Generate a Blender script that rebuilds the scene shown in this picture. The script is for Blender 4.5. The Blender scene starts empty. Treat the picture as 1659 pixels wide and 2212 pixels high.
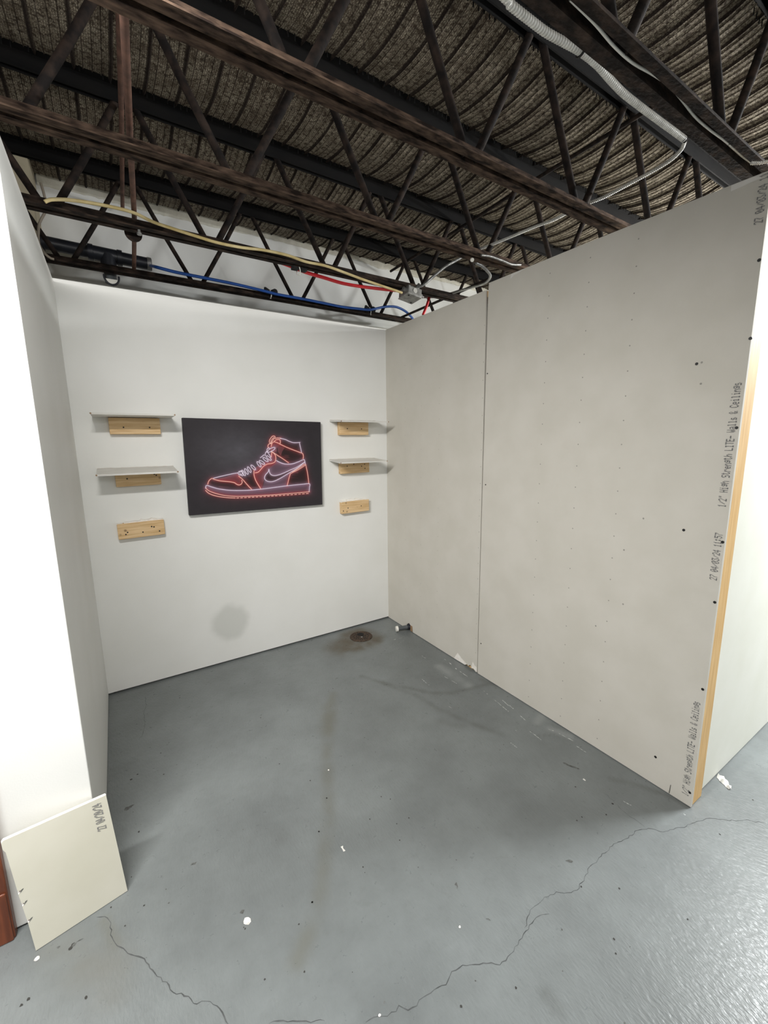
# measured layout data in metres (camera: focal px of 1659, yaw, pitch, roll, x, y, z)
CRACKS = [[[-1.4425,-2.094],[-1.4261,-2.095],[-1.3937,-2.1128],[-1.3682,-2.1211],[-1.3509,-2.119],[-1.333,-2.1357],[-1.3094,-2.1409],[-1.295,-2.1388],[-1.2507,-2.1402],[-1.2101,-2.1525],[-1.1878,-2.141],[-1.155,-2.1414],[-1.1217,-2.16],[-1.0863,-2.1769],[-1.0544,-2.2055],[-1.0138,-2.2022],[-0.9685,-2.1961],[-0.9082,-2.1876],[-0.8823,-2.1795],[-0.8477,-2.1814],[-0.8216,-2.1984]],[[-0.9195,-2.1803],[-0.8542,-2.1531],[-0.7699,-2.1607],[-0.7439,-2.1711],[-0.6922,-2.2007],[-0.6371,-2.1971],[-0.573,-2.1813],[-0.5101,-2.1801],[-0.4183,-2.1807],[-0.3558,-2.1956],[-0.2961,-2.1972],[-0.2467,-2.213],[-0.2074,-2.2574],[-0.1312,-2.2852],[-0.0653,-2.3035],[0.0093,-2.327],[0.0528,-2.3694],[0.1193,-2.4106],[0.1627,-2.4584]],[[-0.2467,-2.213],[-0.2455,-2.1799],[-0.2493,-2.1483],[-0.2187,-2.0228]],[[-2.0426,-1.4096],[-2.0182,-1.432],[-2.0077,-1.4583],[-2.0059,-1.4887],[-1.9975,-1.5144],[-1.9877,-1.5405],[-1.9682,-1.5609],[-1.9526,-1.5938],[-1.9333,-1.6045],[-1.9184,-1.6345],[-1.9117,-1.6587],[-1.9011,-1.6709],[-1.8841,-1.7027],[-1.8702,-1.727],[-1.8574,-1.7584],[-1.8399,-1.773],[-1.829,-1.7881],[-1.8267,-1.789],[-1.819,-1.7967],[-1.8131,-1.816],[-1.7957,-1.817],[-1.7809,-1.8242],[-1.762,-1.8474],[-1.7545,-1.8723],[-1.7538,-1.8858],[-1.7423,-1.9058]],[[-1.6563,-1.9615],[-1.6362,-1.9685],[-1.6121,-1.9857],[-1.5849,-2.0049],[-1.5523,-2.0203],[-1.5316,-2.0363]],[[-1.8345,-0.1349],[-1.8364,-0.2309],[-1.8514,-0.3121],[-1.8527,-0.3969],[-1.8646,-0.4955],[-1.8859,-0.544]]]
DOTS = [[-1.6638,-0.2681,0.0035],[-1.3123,-0.7177,0.0035],[-1.8035,-0.8711,0.0035],[-1.3364,-1.1027,0.0035],[-1.2537,-1.2752,0.0035],[-1.2313,-1.401,0.0035],[-1.3228,-1.5265,0.0035],[-1.4447,-1.7491,0.0035],[-1.9135,-1.4563,0.0035],[-0.8592,-0.6878,0.0035],[-1.8014,-0.7128,0.0035],[-1.2308,-1.4013,0.003],[-1.3219,-1.5271,0.003],[-1.4453,-1.7496,0.003],[-1.247,-1.741,0.003],[-1.0329,-1.5225,0.003],[-1.0075,-1.5544,0.003],[-1.1292,-1.5891,0.003],[-1.0502,-1.6652,0.003],[-1.0796,-1.7283,0.003],[-1.6514,-1.7064,0.003],[-1.6378,-1.8641,0.003],[-1.5058,-1.7865,0.003],[-1.5366,-1.9091,0.003],[-0.4417,-2.0458,0.0035],[-0.2463,-2.0806,0.0035],[-0.3188,-2.0945,0.0035],[-0.04,-2.3787,0.0035],[-1.2116,-2.2087,0.0035],[-0.9941,-1.6703,0.0035],[-0.5579,-2.2766,0.0035],[-0.6598,-2.2036,0.0035],[0.2597,-2.3894,0.0035],[-1.0573,-2.2629,0.0035],[-0.7168,-2.3464,0.0035],[-2.1963,-1.5531,0.005],[-2.2101,-1.5589,0.004],[-1.9311,-0.8227,0.006],[-1.9049,-0.8048,0.004],[-1.9144,-1.141,0.0045],[-0.7485,-2.3695,0.003],[-0.2966,-1.9445,0.0035],[-0.4104,-2.0472,0.0035],[-0.2478,-2.0782,0.003],[-2.1076,-1.47,0.006],[-2.1024,-1.4621,0.005],[-2.0053,-1.4029,0.003],[-1.9682,-1.4906,0.003],[-2.0625,-1.6352,0.0045]]
SMEARS = [[[-1.9612,-0.9932],[-1.9244,-0.9851],0.007],[[-2.1054,-1.4686],[-2.0944,-1.4616],0.005],[[-2.0944,-1.4616],[-2.0771,-1.4614],0.0035],[[-1.005,-1.9608],[-1.0154,-1.9792],0.004],[[-1.0001,-2.0957],[-0.9917,-2.1073],0.003],[[-0.6244,-2.1208],[-0.6052,-2.1373],0.0045],[[-0.2189,-1.8298],[-0.1902,-1.8957],0.005],[[-1.6541,-1.651],[-1.6394,-1.6509],0.0045],[[-1.764,-1.3971],[-1.7511,-1.3935],0.0035],[[-1.7593,-1.3962],[-1.7435,-1.3944],0.003],[[-2.1442,-1.4462],[-2.1351,-1.4479],0.004]]
SCRATCH = [[[-0.3405,-0.9066],[-0.3441,-0.9876]],[[-0.202,-0.9641],[-0.1895,-1.0686]],[[-0.3792,-1.1668],[-0.3801,-1.2713]],[[-0.1203,-1.3146],[-0.1353,-1.4333]],[[-0.0839,-1.3388],[-0.1229,-1.5593]],[[-0.1678,-1.6004],[-0.1747,-1.6774]],[[-0.3186,-1.6039],[-0.3186,-1.6456]],[[-0.0759,-0.9274],[-0.0794,-1.0574]],[[-0.2243,-1.5555],[-0.2228,-1.5733]],[[-0.0772,-1.6449],[-0.0629,-1.6697]],[[-0.1599,-0.6724],[-0.1604,-0.7206]],[[-0.1061,-1.2144],[-0.1134,-1.2554]],[[-0.0577,-0.796],[-0.0661,-0.8832]],[[-0.0585,-1.6925],[-0.046,-1.7786]],[[-0.0663,-1.7979],[-0.0672,-1.8513]],[[-0.0565,-2.2438],[-0.0553,-2.2693]],[[-0.169,-1.5993],[-0.1742,-1.6751]],[[-0.0877,-1.3955],[-0.0945,-1.4334]],[[-0.1976,-2.0969],[-0.1907,-2.1274]],[[-0.1738,-0.4298],[-0.1364,-0.4192]],[[-0.1923,-0.3636],[-0.1221,-0.3741]]]
STAINS = [([[-0.3979,-0.1889],[-0.4708,-0.2482],[-0.5751,-0.2472]],0.2,'brown'),([[-0.4504,-0.0972],[-0.3199,-0.0872],[-0.2669,-0.2489],[-0.377,-0.3285],[-0.4772,-0.2958],[-0.5117,-0.1764]],0.1,'brown'),([[-0.2996,-0.1985],[-0.3069,-0.3138],[-0.4414,-0.3367],[-0.5539,-0.2949]],0.07,'brown'),([[-0.8872,-0.7405],[-1.0098,-0.9614],[-1.1382,-1.1972],[-1.2554,-1.4814],[-1.3544,-1.6443],[-1.4313,-1.7766],[-1.5487,-1.8763]],0.05,'tan'),([[-0.9627,-0.8494],[-1.0419,-1.0066]],0.08,'tan'),([[-0.6451,-0.6657],[-0.5811,-0.7846],[-0.4573,-0.9573],[-0.385,-1.057],[-0.2804,-1.1264],[-0.135,-1.1537],[-0.0018,-1.1882],[0.0532,-1.2064]],0.025,'dark'),([[-0.5674,-0.8122],[-0.4717,-1.033],[-0.4445,-1.1933],[-0.4039,-1.3218],[-0.3436,-1.4692],[-0.3071,-1.5315]],0.03,'dark'),([[-0.0294,-1.1211],[0.0021,-1.2155]],0.03,'dark'),([[-0.1292,-2.0014],[-0.0718,-2.0686],[-0.0138,-2.1772],[-0.0036,-2.2564]],0.02,'dark'),([[-1.4641,-1.4424],[-1.4634,-1.4568]],0.06,'dark2'),([[-0.4973,-1.2875],[-0.4778,-1.333],[-0.4274,-1.3822]],0.04,'dark2'),([[-2.1449,-1.4623],[-2.0615,-1.5563],[-1.9821,-1.6079],[-1.9937,-1.6504]],0.09,'tan2'),([[-2.0238,-1.4389],[-2.0112,-1.4777],[-1.9931,-1.5331]],0.03,'tan'),([[-1.0006,-2.3182],[-1.0021,-2.362]],0.03,'dark'),([[0.5163,-1.9699],[-0.1682,-1.6462]],0.01,'dark2'),([[0.0185,-1.548],[-0.0784,-1.577]],0.04,'light'),([[-0.064,-1.6523],[-0.0307,-1.7369]],0.04,'light'),([[-0.1485,-0.8561],[-0.1453,-1.1175]],0.06,'light')]
SCREWS = [[-2.2599,2.0699],[-2.2633,1.8259],[-2.1128,1.7665],[-2.2565,1.5303],[-2.2585,1.1189],[-2.258,0.8863],[-2.1305,1.1416],[-2.2551,0.5268],[-2.1193,0.1337],[-2.2557,0.0648],[-1.0684,1.8716],[-1.0794,1.2339],[-1.0799,0.2194]]
MARKS_ = [[-2.1286,1.769],[-2.1332,1.6932],[-1.911,1.0137],[-1.9275,0.768],[-1.8117,0.6201],[-1.9789,1.1648]]
SHOE = [('o',[[0.1313,0.3191],[0.1371,0.3455],[0.1474,0.3656],[0.1621,0.3769],[0.1808,0.3633],[0.2143,0.3479],[0.2534,0.3389],[0.2881,0.331],[0.313,0.3196],[0.3277,0.3026],[0.3428,0.2935],[0.3585,0.3003],[0.367,0.3213],[0.3651,0.3455]]),('w',[[0.1718,0.3794],[0.2159,0.3944],[0.2708,0.4107],[0.3062,0.4206],[0.3394,0.4267]]),('o',[[0.3459,0.3906],[0.3706,0.3556],[0.3952,0.3072],[0.4151,0.2692],[0.4329,0.2391]]),('o',[[0.4575,0.4489],[0.4561,0.4004],[0.4628,0.3512],[0.4775,0.3011],[0.5004,0.2399]]),('o',[[0.4647,0.4202],[0.4891,0.4295],[0.5116,0.4626],[0.5287,0.4905],[0.5567,0.5139],[0.5902,0.521],[0.6157,0.5367],[0.6248,0.5653],[0.6246,0.6065],[0.6123,0.6354],[0.5933,0.6561]]),('o',[[0.6016,0.6519],[0.6372,0.6146],[0.6762,0.5766],[0.7244,0.525]]),('o',[[0.592,0.5989],[0.5957,0.6397],[0.5935,0.6642]]),('o',[[0.5946,0.713],[0.6009,0.7454],[0.6125,0.7634],[0.6347,0.7603],[0.6681,0.7361],[0.719,0.7007],[0.777,0.6671],[0.8184,0.644],[0.8423,0.6284],[0.8478,0.5941],[0.8444,0.5685]]),('o',[[0.5819,0.7574],[0.5824,0.7775],[0.5912,0.8018],[0.6056,0.8263],[0.6196,0.8306],[0.6276,0.8187],[0.6189,0.8023],[0.6044,0.7738],[0.5927,0.7494],[0.5819,0.7574]]),('o',[[0.5928,0.7534],[0.5962,0.7777],[0.6078,0.8021],[0.6164,0.8144]]),('o',[[0.6273,0.8025],[0.6414,0.8092],[0.6696,0.8073]]),('o',[[0.6181,0.7659],[0.6268,0.7822],[0.6467,0.7931],[0.6635,0.7868],[0.6658,0.7623],[0.6626,0.7443]]),('o',[[0.5722,0.6967],[0.57,0.721],[0.5788,0.7412],[0.5982,0.7454]]),('w',[[0.6667,0.8048],[0.7035,0.794],[0.7377,0.7714],[0.7726,0.7568],[0.8232,0.7598]]),('w',[[0.8188,0.7513],[0.8253,0.7049],[0.8334,0.6455]]),('w',[[0.6302,0.5528],[0.6581,0.5296],[0.6864,0.5137],[0.7153,0.5085],[0.7565,0.5113],[0.8046,0.5336],[0.8351,0.5516],[0.8534,0.5597]]),('w',[[0.8534,0.5597],[0.8592,0.5337],[0.8618,0.5035]]),('w',[[0.5691,0.456],[0.5629,0.4274],[0.5428,0.3955],[0.5337,0.3631],[0.5386,0.338],[0.5575,0.3185],[0.5853,0.3123],[0.6166,0.3227],[0.6542,0.3472],[0.6954,0.3802],[0.743,0.4184],[0.7974,0.4629],[0.856,0.5252]]),('w',[[0.5691,0.456],[0.5738,0.4186],[0.5844,0.3932],[0.6038,0.3821],[0.6321,0.3838],[0.6726,0.4009],[0.7316,0.436],[0.7916,0.4717],[0.856,0.5269]]),('o',[[0.8648,0.4947],[0.8031,0.4412],[0.7427,0.4014],[0.7336,0.3848],[0.7207,0.3259],[0.7076,0.2584]]),('o',[[0.7518,0.4137],[0.8034,0.4566],[0.8557,0.5037]]),('o',[[0.8648,0.499],[0.8732,0.438],[0.8815,0.359],[0.8865,0.2708]]),('w',[[0.1155,0.278],[0.1188,0.3008],[0.1284,0.3054],[0.1539,0.288],[0.2014,0.263],[0.2601,0.2445],[0.3255,0.234],[0.4034,0.2295],[0.4838,0.2323],[0.5667,0.2402],[0.6522,0.25],[0.7401,0.2584],[0.8308,0.2644],[0.8915,0.266],[0.8922,0.2217],[0.8884,0.1732]]),('o',[[0.1155,0.278],[0.1334,0.2495],[0.1659,0.2232],[0.2089,0.1995],[0.2579,0.1812],[0.3234,0.1682],[0.4014,0.1627],[0.5092,0.1594],[0.6215,0.1592],[0.7384,0.1626],[0.8293,0.1654],[0.8902,0.1686]]),('o',[[0.1145,0.2527],[0.1323,0.2225],[0.1649,0.196],[0.208,0.176],[0.2572,0.1614],[0.3126,0.1516]]),('o',[[0.3228,0.1505],[0.3373,0.15]]),('o',[[0.3502,0.1496],[0.3648,0.1492]]),('o',[[0.3778,0.1489],[0.3926,0.1485]]),('o',[[0.4058,0.1482],[0.4207,0.1478]]),('o',[[0.434,0.1476],[0.449,0.1473]]),('o',[[0.4625,0.147],[0.4777,0.1468]]),('o',[[0.4913,0.1466],[0.5067,0.1464]]),('o',[[0.5205,0.1463],[0.536,0.1461]]),('o',[[0.5499,0.146],[0.5656,0.1459]]),('o',[[0.5797,0.1459],[0.5955,0.1458]]),('o',[[0.6098,0.1458],[0.6258,0.1458]]),('o',[[0.6401,0.1458],[0.6563,0.1459]]),('o',[[0.6709,0.146],[0.6872,0.1461]]),('o',[[0.7019,0.1462],[0.7185,0.1464]]),('o',[[0.7333,0.1465],[0.7501,0.1468]]),('o',[[0.7651,0.147],[0.782,0.1473]]),('o',[[0.7972,0.1475],[0.8143,0.1479]]),('o',[[0.8296,0.1482],[0.8469,0.1486]]),('o',[[0.8625,0.1489],[0.8799,0.1494]]),('w',[[0.3751,0.3952],[0.3705,0.3944],[0.3655,0.3977],[0.3608,0.4045],[0.3571,0.4139],[0.355,0.4244],[0.3548,0.4344],[0.3565,0.4424],[0.3599,0.4472],[0.3644,0.448],[0.3694,0.4448],[0.3741,0.438],[0.3778,0.4287],[0.38,0.4182],[0.3802,0.4081],[0.3785,0.4001],[0.3751,0.3952]]),('w',[[0.3687,0.4102],[0.3647,0.4048],[0.3596,0.4023],[0.3542,0.403],[0.3492,0.4068],[0.3454,0.4131],[0.3434,0.421],[0.3436,0.4292],[0.3458,0.4365],[0.3497,0.4419],[0.3548,0.4444],[0.3603,0.4438],[0.3653,0.44],[0.3691,0.4337],[0.3711,0.4259],[0.3709,0.4176],[0.3687,0.4102]]),('w',[[0.3919,0.3943],[0.3885,0.3943],[0.3838,0.3989],[0.3786,0.4074],[0.3738,0.4185],[0.3699,0.4304],[0.3677,0.4415],[0.3674,0.45],[0.3691,0.4546],[0.3726,0.4547],[0.3772,0.4502],[0.3824,0.4418],[0.3872,0.4307],[0.3911,0.4187],[0.3934,0.4075],[0.3937,0.399],[0.3919,0.3943]]),('w',[[0.4123,0.4083],[0.4088,0.4085],[0.4043,0.4135],[0.3994,0.4224],[0.3948,0.4339],[0.3913,0.4461],[0.3894,0.4574],[0.3894,0.4659],[0.3913,0.4704],[0.3947,0.4703],[0.3993,0.4654],[0.4042,0.4566],[0.4087,0.4451],[0.4123,0.4328],[0.4142,0.4214],[0.4142,0.4128],[0.4123,0.4083]]),('w',[[0.434,0.4273],[0.4304,0.4275],[0.4259,0.4324],[0.4209,0.4413],[0.4163,0.4528],[0.4128,0.4651],[0.4109,0.4764],[0.4109,0.485],[0.4127,0.4895],[0.4162,0.4893],[0.4208,0.4845],[0.4257,0.4756],[0.4303,0.4642],[0.4339,0.4518],[0.4358,0.4404],[0.4358,0.4318],[0.434,0.4273]]),('w',[[0.4687,0.4552],[0.4652,0.454],[0.4599,0.4571],[0.4535,0.4638],[0.4471,0.4732],[0.4416,0.4837],[0.4379,0.4939],[0.4365,0.5022],[0.4375,0.5073],[0.441,0.5084],[0.4463,0.5055],[0.4526,0.4988],[0.459,0.4895],[0.4645,0.4789],[0.4683,0.4686],[0.4698,0.4603],[0.4687,0.4552]]),('w',[[0.5099,0.4865],[0.5063,0.4861],[0.5012,0.4903],[0.4955,0.4984],[0.4901,0.5092],[0.4856,0.5209],[0.4829,0.5319],[0.4823,0.5405],[0.4838,0.5453],[0.4874,0.5457],[0.4924,0.5416],[0.4981,0.5336],[0.5036,0.5228],[0.5081,0.511],[0.5108,0.5],[0.5115,0.4913],[0.5099,0.4865]]),('w',[[0.5382,0.5147],[0.5349,0.5125],[0.5291,0.5138],[0.5218,0.5184],[0.5141,0.5256],[0.5072,0.5343],[0.502,0.5432],[0.4995,0.5509],[0.4999,0.5562],[0.5032,0.5584],[0.5089,0.5572],[0.5161,0.5526],[0.5238,0.5454],[0.5308,0.5367],[0.536,0.5278],[0.5386,0.5201],[0.5382,0.5147]]),('w',[[0.5658,0.545],[0.5623,0.5431],[0.5566,0.5448],[0.5494,0.5499],[0.5418,0.5577],[0.5351,0.5669],[0.5302,0.5761],[0.5279,0.584],[0.5285,0.5893],[0.5319,0.5913],[0.5376,0.5896],[0.5447,0.5846],[0.5523,0.5769],[0.559,0.5677],[0.564,0.5584],[0.5663,0.5504],[0.5658,0.545]]),('w',[[0.5895,0.558],[0.5859,0.5565],[0.5802,0.5591],[0.5734,0.5653],[0.5663,0.5742],[0.5602,0.5843],[0.556,0.5943],[0.5541,0.6025],[0.5551,0.6077],[0.5586,0.6092],[0.5642,0.6067],[0.571,0.6006],[0.5781,0.5918],[0.5842,0.5816],[0.5886,0.5716],[0.5904,0.5633],[0.5895,0.558]]),('w',[[0.6227,0.699],[0.6224,0.6918],[0.6177,0.6822],[0.6094,0.6718],[0.5988,0.6621],[0.5874,0.6546],[0.577,0.6504],[0.5692,0.6502],[0.5652,0.654],[0.5654,0.6612],[0.57,0.6706],[0.5782,0.681],[0.5888,0.6907],[0.6002,0.6982],[0.6106,0.7025],[0.6185,0.7027],[0.6227,0.699]]),('w',[[0.5095,0.5884],[0.5375,0.6202]]),('w',[[0.5453,0.6079],[0.5489,0.6403],[0.5602,0.6563],[0.5759,0.6237],[0.589,0.5908]]),('w',[[0.56,0.6482],[0.5619,0.6806],[0.5722,0.6967],[0.5858,0.6886]])]
FILLS = [('mauve',[[0.1155,0.278],[0.1284,0.3054],[0.3255,0.234],[0.5667,0.2402],[0.8915,0.266],[0.8884,0.1732],[0.5092,0.1594],[0.3234,0.1682],[0.1659,0.2232]]),('black',[[0.1313,0.3191],[0.1621,0.3769],[0.2534,0.3389],[0.313,0.3196],[0.3428,0.2935],[0.367,0.3213],[0.3852,0.324],[0.4302,0.2394],[0.3255,0.234],[0.2014,0.263]]),('black',[[0.3652,0.3495],[0.4568,0.4246],[0.4628,0.3512],[0.5004,0.2399],[0.4302,0.2394],[0.3952,0.3072]]),('red',[[0.1808,0.3633],[0.2551,0.3882],[0.3394,0.4267],[0.3559,0.3821],[0.3647,0.3335],[0.3429,0.2951],[0.313,0.3212],[0.2534,0.3397]]),('red',[[0.4575,0.4489],[0.5116,0.4626],[0.5567,0.5139],[0.6157,0.5367],[0.6302,0.5528],[0.6636,0.5228],[0.7241,0.5082],[0.6293,0.5156],[0.572,0.46],[0.5369,0.3794],[0.5303,0.3385],[0.5114,0.2448],[0.5004,0.2399],[0.4628,0.3512]]),('red',[[0.5933,0.6561],[0.6257,0.6065],[0.6235,0.5571],[0.5902,0.521],[0.462,0.4203],[0.4526,0.4652],[0.5748,0.5748]]),('red',[[0.5722,0.6967],[0.6013,0.7616],[0.6357,0.8026],[0.6693,0.7951],[0.6626,0.7443],[0.696,0.7049],[0.6664,0.6554],[0.61,0.6559]]),('mauve',[[0.6302,0.5528],[0.7153,0.5085],[0.8046,0.5336],[0.8594,0.551],[0.8619,0.5078],[0.7367,0.3932],[0.7076,0.2584],[0.5113,0.2407],[0.5358,0.3382],[0.572,0.46]]),('black',[[0.6695,0.8032],[0.7035,0.794],[0.7726,0.7568],[0.8232,0.7598],[0.8334,0.6455],[0.7479,0.6882],[0.6681,0.7361]]),('black',[[0.6564,0.7213],[0.719,0.7007],[0.8423,0.6284],[0.8444,0.5685],[0.8046,0.5336],[0.7243,0.5166],[0.6372,0.6146],[0.6331,0.6885]]),('redm',[[0.6451,0.7212],[0.6988,0.7007],[0.6778,0.6553],[0.6654,0.6058],[0.6437,0.6556]]),('black',[[0.8648,0.4947],[0.7427,0.4014],[0.7207,0.3259],[0.7076,0.2584],[0.8865,0.2664],[0.8815,0.359]]),('black',[[0.5691,0.456],[0.5629,0.4274],[0.5428,0.3955],[0.5337,0.3631],[0.5386,0.338],[0.5575,0.3185],[0.5853,0.3123],[0.6166,0.3227],[0.6954,0.3802],[0.7974,0.4629],[0.856,0.5261],[0.7316,0.436],[0.6726,0.4009],[0.6321,0.3838],[0.6038,0.3821],[0.5844,0.3932],[0.5738,0.4186]])]
YELLOW = [[-1.9798,-0.582,2.4461],[-1.9563,-0.582,2.4606],[-1.8982,-0.582,2.4743],[-1.8198,-0.582,2.4829],[-1.7381,-0.582,2.4865],[-1.6704,-0.582,2.4839],[-1.6012,-0.582,2.4659],[-1.5093,-0.582,2.4556],[-1.412,-0.582,2.4467],[-1.3302,-0.582,2.4409],[-1.2217,-0.582,2.4439],[-1.1065,-0.582,2.4557],[-0.985,-0.582,2.457],[-0.8829,-0.582,2.4462],[-0.775,-0.582,2.4489],[-0.6619,-0.582,2.4373],[-0.5426,-0.582,2.4225],[-0.4326,-0.582,2.4118],[-0.3339,-0.582,2.4029],[-0.2553,-0.582,2.3949]]
RED = [[-1.1505,-0.482,2.4329],[-1.0279,-0.482,2.43],[-0.9374,-0.482,2.4312],[-0.8428,-0.482,2.4348],[-0.7302,-0.482,2.4264],[-0.6116,-0.482,2.4176],[-0.4861,-0.482,2.4214],[-0.3537,-0.482,2.4308],[-0.2139,-0.482,2.4434],[-0.1226,-0.482,2.4559],[0.006,-0.412,2.497],[0.0858,-0.412,2.4984],[0.0942,-0.412,2.473],[0.0743,-0.412,2.4161],[0.0424,-0.412,2.3516]]
BLUE = [[-1.5361,0.042,2.4967],[-1.4358,0.042,2.4885],[-1.2836,0.042,2.4859],[-1.1211,0.042,2.4831],[-0.9474,0.042,2.4745],[-0.8247,0.042,2.4665],[-0.6622,0.042,2.4663],[-0.4895,0.042,2.4631],[-0.3432,0.042,2.4604],[-0.2084,0.042,2.4676],[-0.1082,0.042,2.4757],[0.0168,0.042,2.514],[0.1246,0.042,2.5301],[0.2133,0.042,2.5123],[0.2724,0.042,2.479],[0.3002,0.042,2.4547]]
GREYCABLE = [[-2.0205,0.012,2.7788],[-2.0136,0.012,2.7291],[-2.0117,0.012,2.667],[-2.0455,0.012,2.5957],[-2.0562,0.012,2.5511],[-2.0607,0.012,2.4971],[-2.0451,0.012,2.4577],[-2.0235,0.012,2.4363],[-2.0071,0.012,2.4331]]
FLEX = [[-1.0044,-2.0352,2.51],[-0.9591,-2.0294,2.51],[-0.8929,-2.0292,2.51],[-0.8239,-2.0305,2.51],[-0.7592,-2.0382,2.51],[-0.6988,-2.0448,2.51],[-0.6244,-2.0451,2.51],[-0.5463,-2.0371,2.51],[-0.4695,-2.0313,2.51],[-0.3768,-2.0311,2.51],[-0.2657,-2.0328,2.51],[-0.1769,-2.0348,2.51],[-0.0912,-2.0364,2.51]]
MC1 = [[-0.0738,-2.0283,2.52],[-0.046,-2.0184,2.52],[-0.0164,-1.9945,2.52],[0.0128,-1.9439,2.52],[0.0255,-1.8644,2.52],[0.0313,-1.7721,2.52],[0.0342,-1.6723,2.52],[0.0125,-1.5784,2.52],[0.0146,-1.4591,2.52],[-0.01,-1.3476,2.52],[-0.0289,-1.2198,2.52],[-0.0537,-1.0834,2.52],[-0.082,-1.0079,2.52]]
MC2 = [[0.2736,-0.632,2.7325],[0.1653,-0.632,2.6573],[0.0602,-0.632,2.5952],[-0.0339,-0.632,2.5232],[-0.1253,-0.632,2.4505],[-0.2073,-0.632,2.3863]]
MC3 = [[0.0439,-0.3676,2.48],[0.1165,-0.3994,2.48],[0.1753,-0.4778,2.48],[0.2103,-0.6236,2.48],[0.242,-0.7399,2.48],[0.2383,-0.8118,2.48],[0.1878,-0.8867,2.48],[0.1127,-0.9322,2.48],[0.0307,-0.9681,2.48],[-0.0244,-0.9795,2.48]]
MC4 = [[-0.1576,-1.155,2.4328],[-0.0908,-1.155,2.44],[-0.0036,-1.155,2.4374],[0.0689,-1.155,2.4335],[0.143,-1.155,2.4457]]
MC5 = [[-0.0179,-2.1908,2.385],[0.0091,-2.2018,2.385],[0.0328,-2.2163,2.385],[0.0535,-2.2398,2.385],[0.1,-2.279,2.385]]
PAPER = [[-1.6416,-1.6876],[-1.276,-1.6413],[0.2664,-2.284],[0.2908,-2.2568],[0.2435,-2.3165],[-0.2295,-1.9432],[-1.087,-2.0682],[-2.1896,-1.4495],[-1.1584,-1.2659],[-1.4048,-2.1052]]
TORN = [[-0.8237,-0.0106],[-0.8602,0.0407],[-0.9383,0.0189],[-0.9651,0.0115],[-1.0086,0.0058],[-1.0628,0.0191],[-1.0412,0.0413]]
CAM = [904.960743, 0.566602, -0.16884, -0.011505, -1.8485, -2.852874, 1.5]
import bpy, bmesh, math, random
import numpy as np
from mathutils import Vector, Matrix
random.seed(7)
rng = np.random.default_rng(5)
COL = bpy.context.scene.collection
sc = bpy.context.scene

# ------------------------------------------------------------------ helpers
def lin(r, g, b):
    f = lambda c: ((c/255)/12.92 if c/255 <= .04045 else ((c/255+.055)/1.055)**2.4)
    return (f(r), f(g), f(b), 1)

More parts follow.
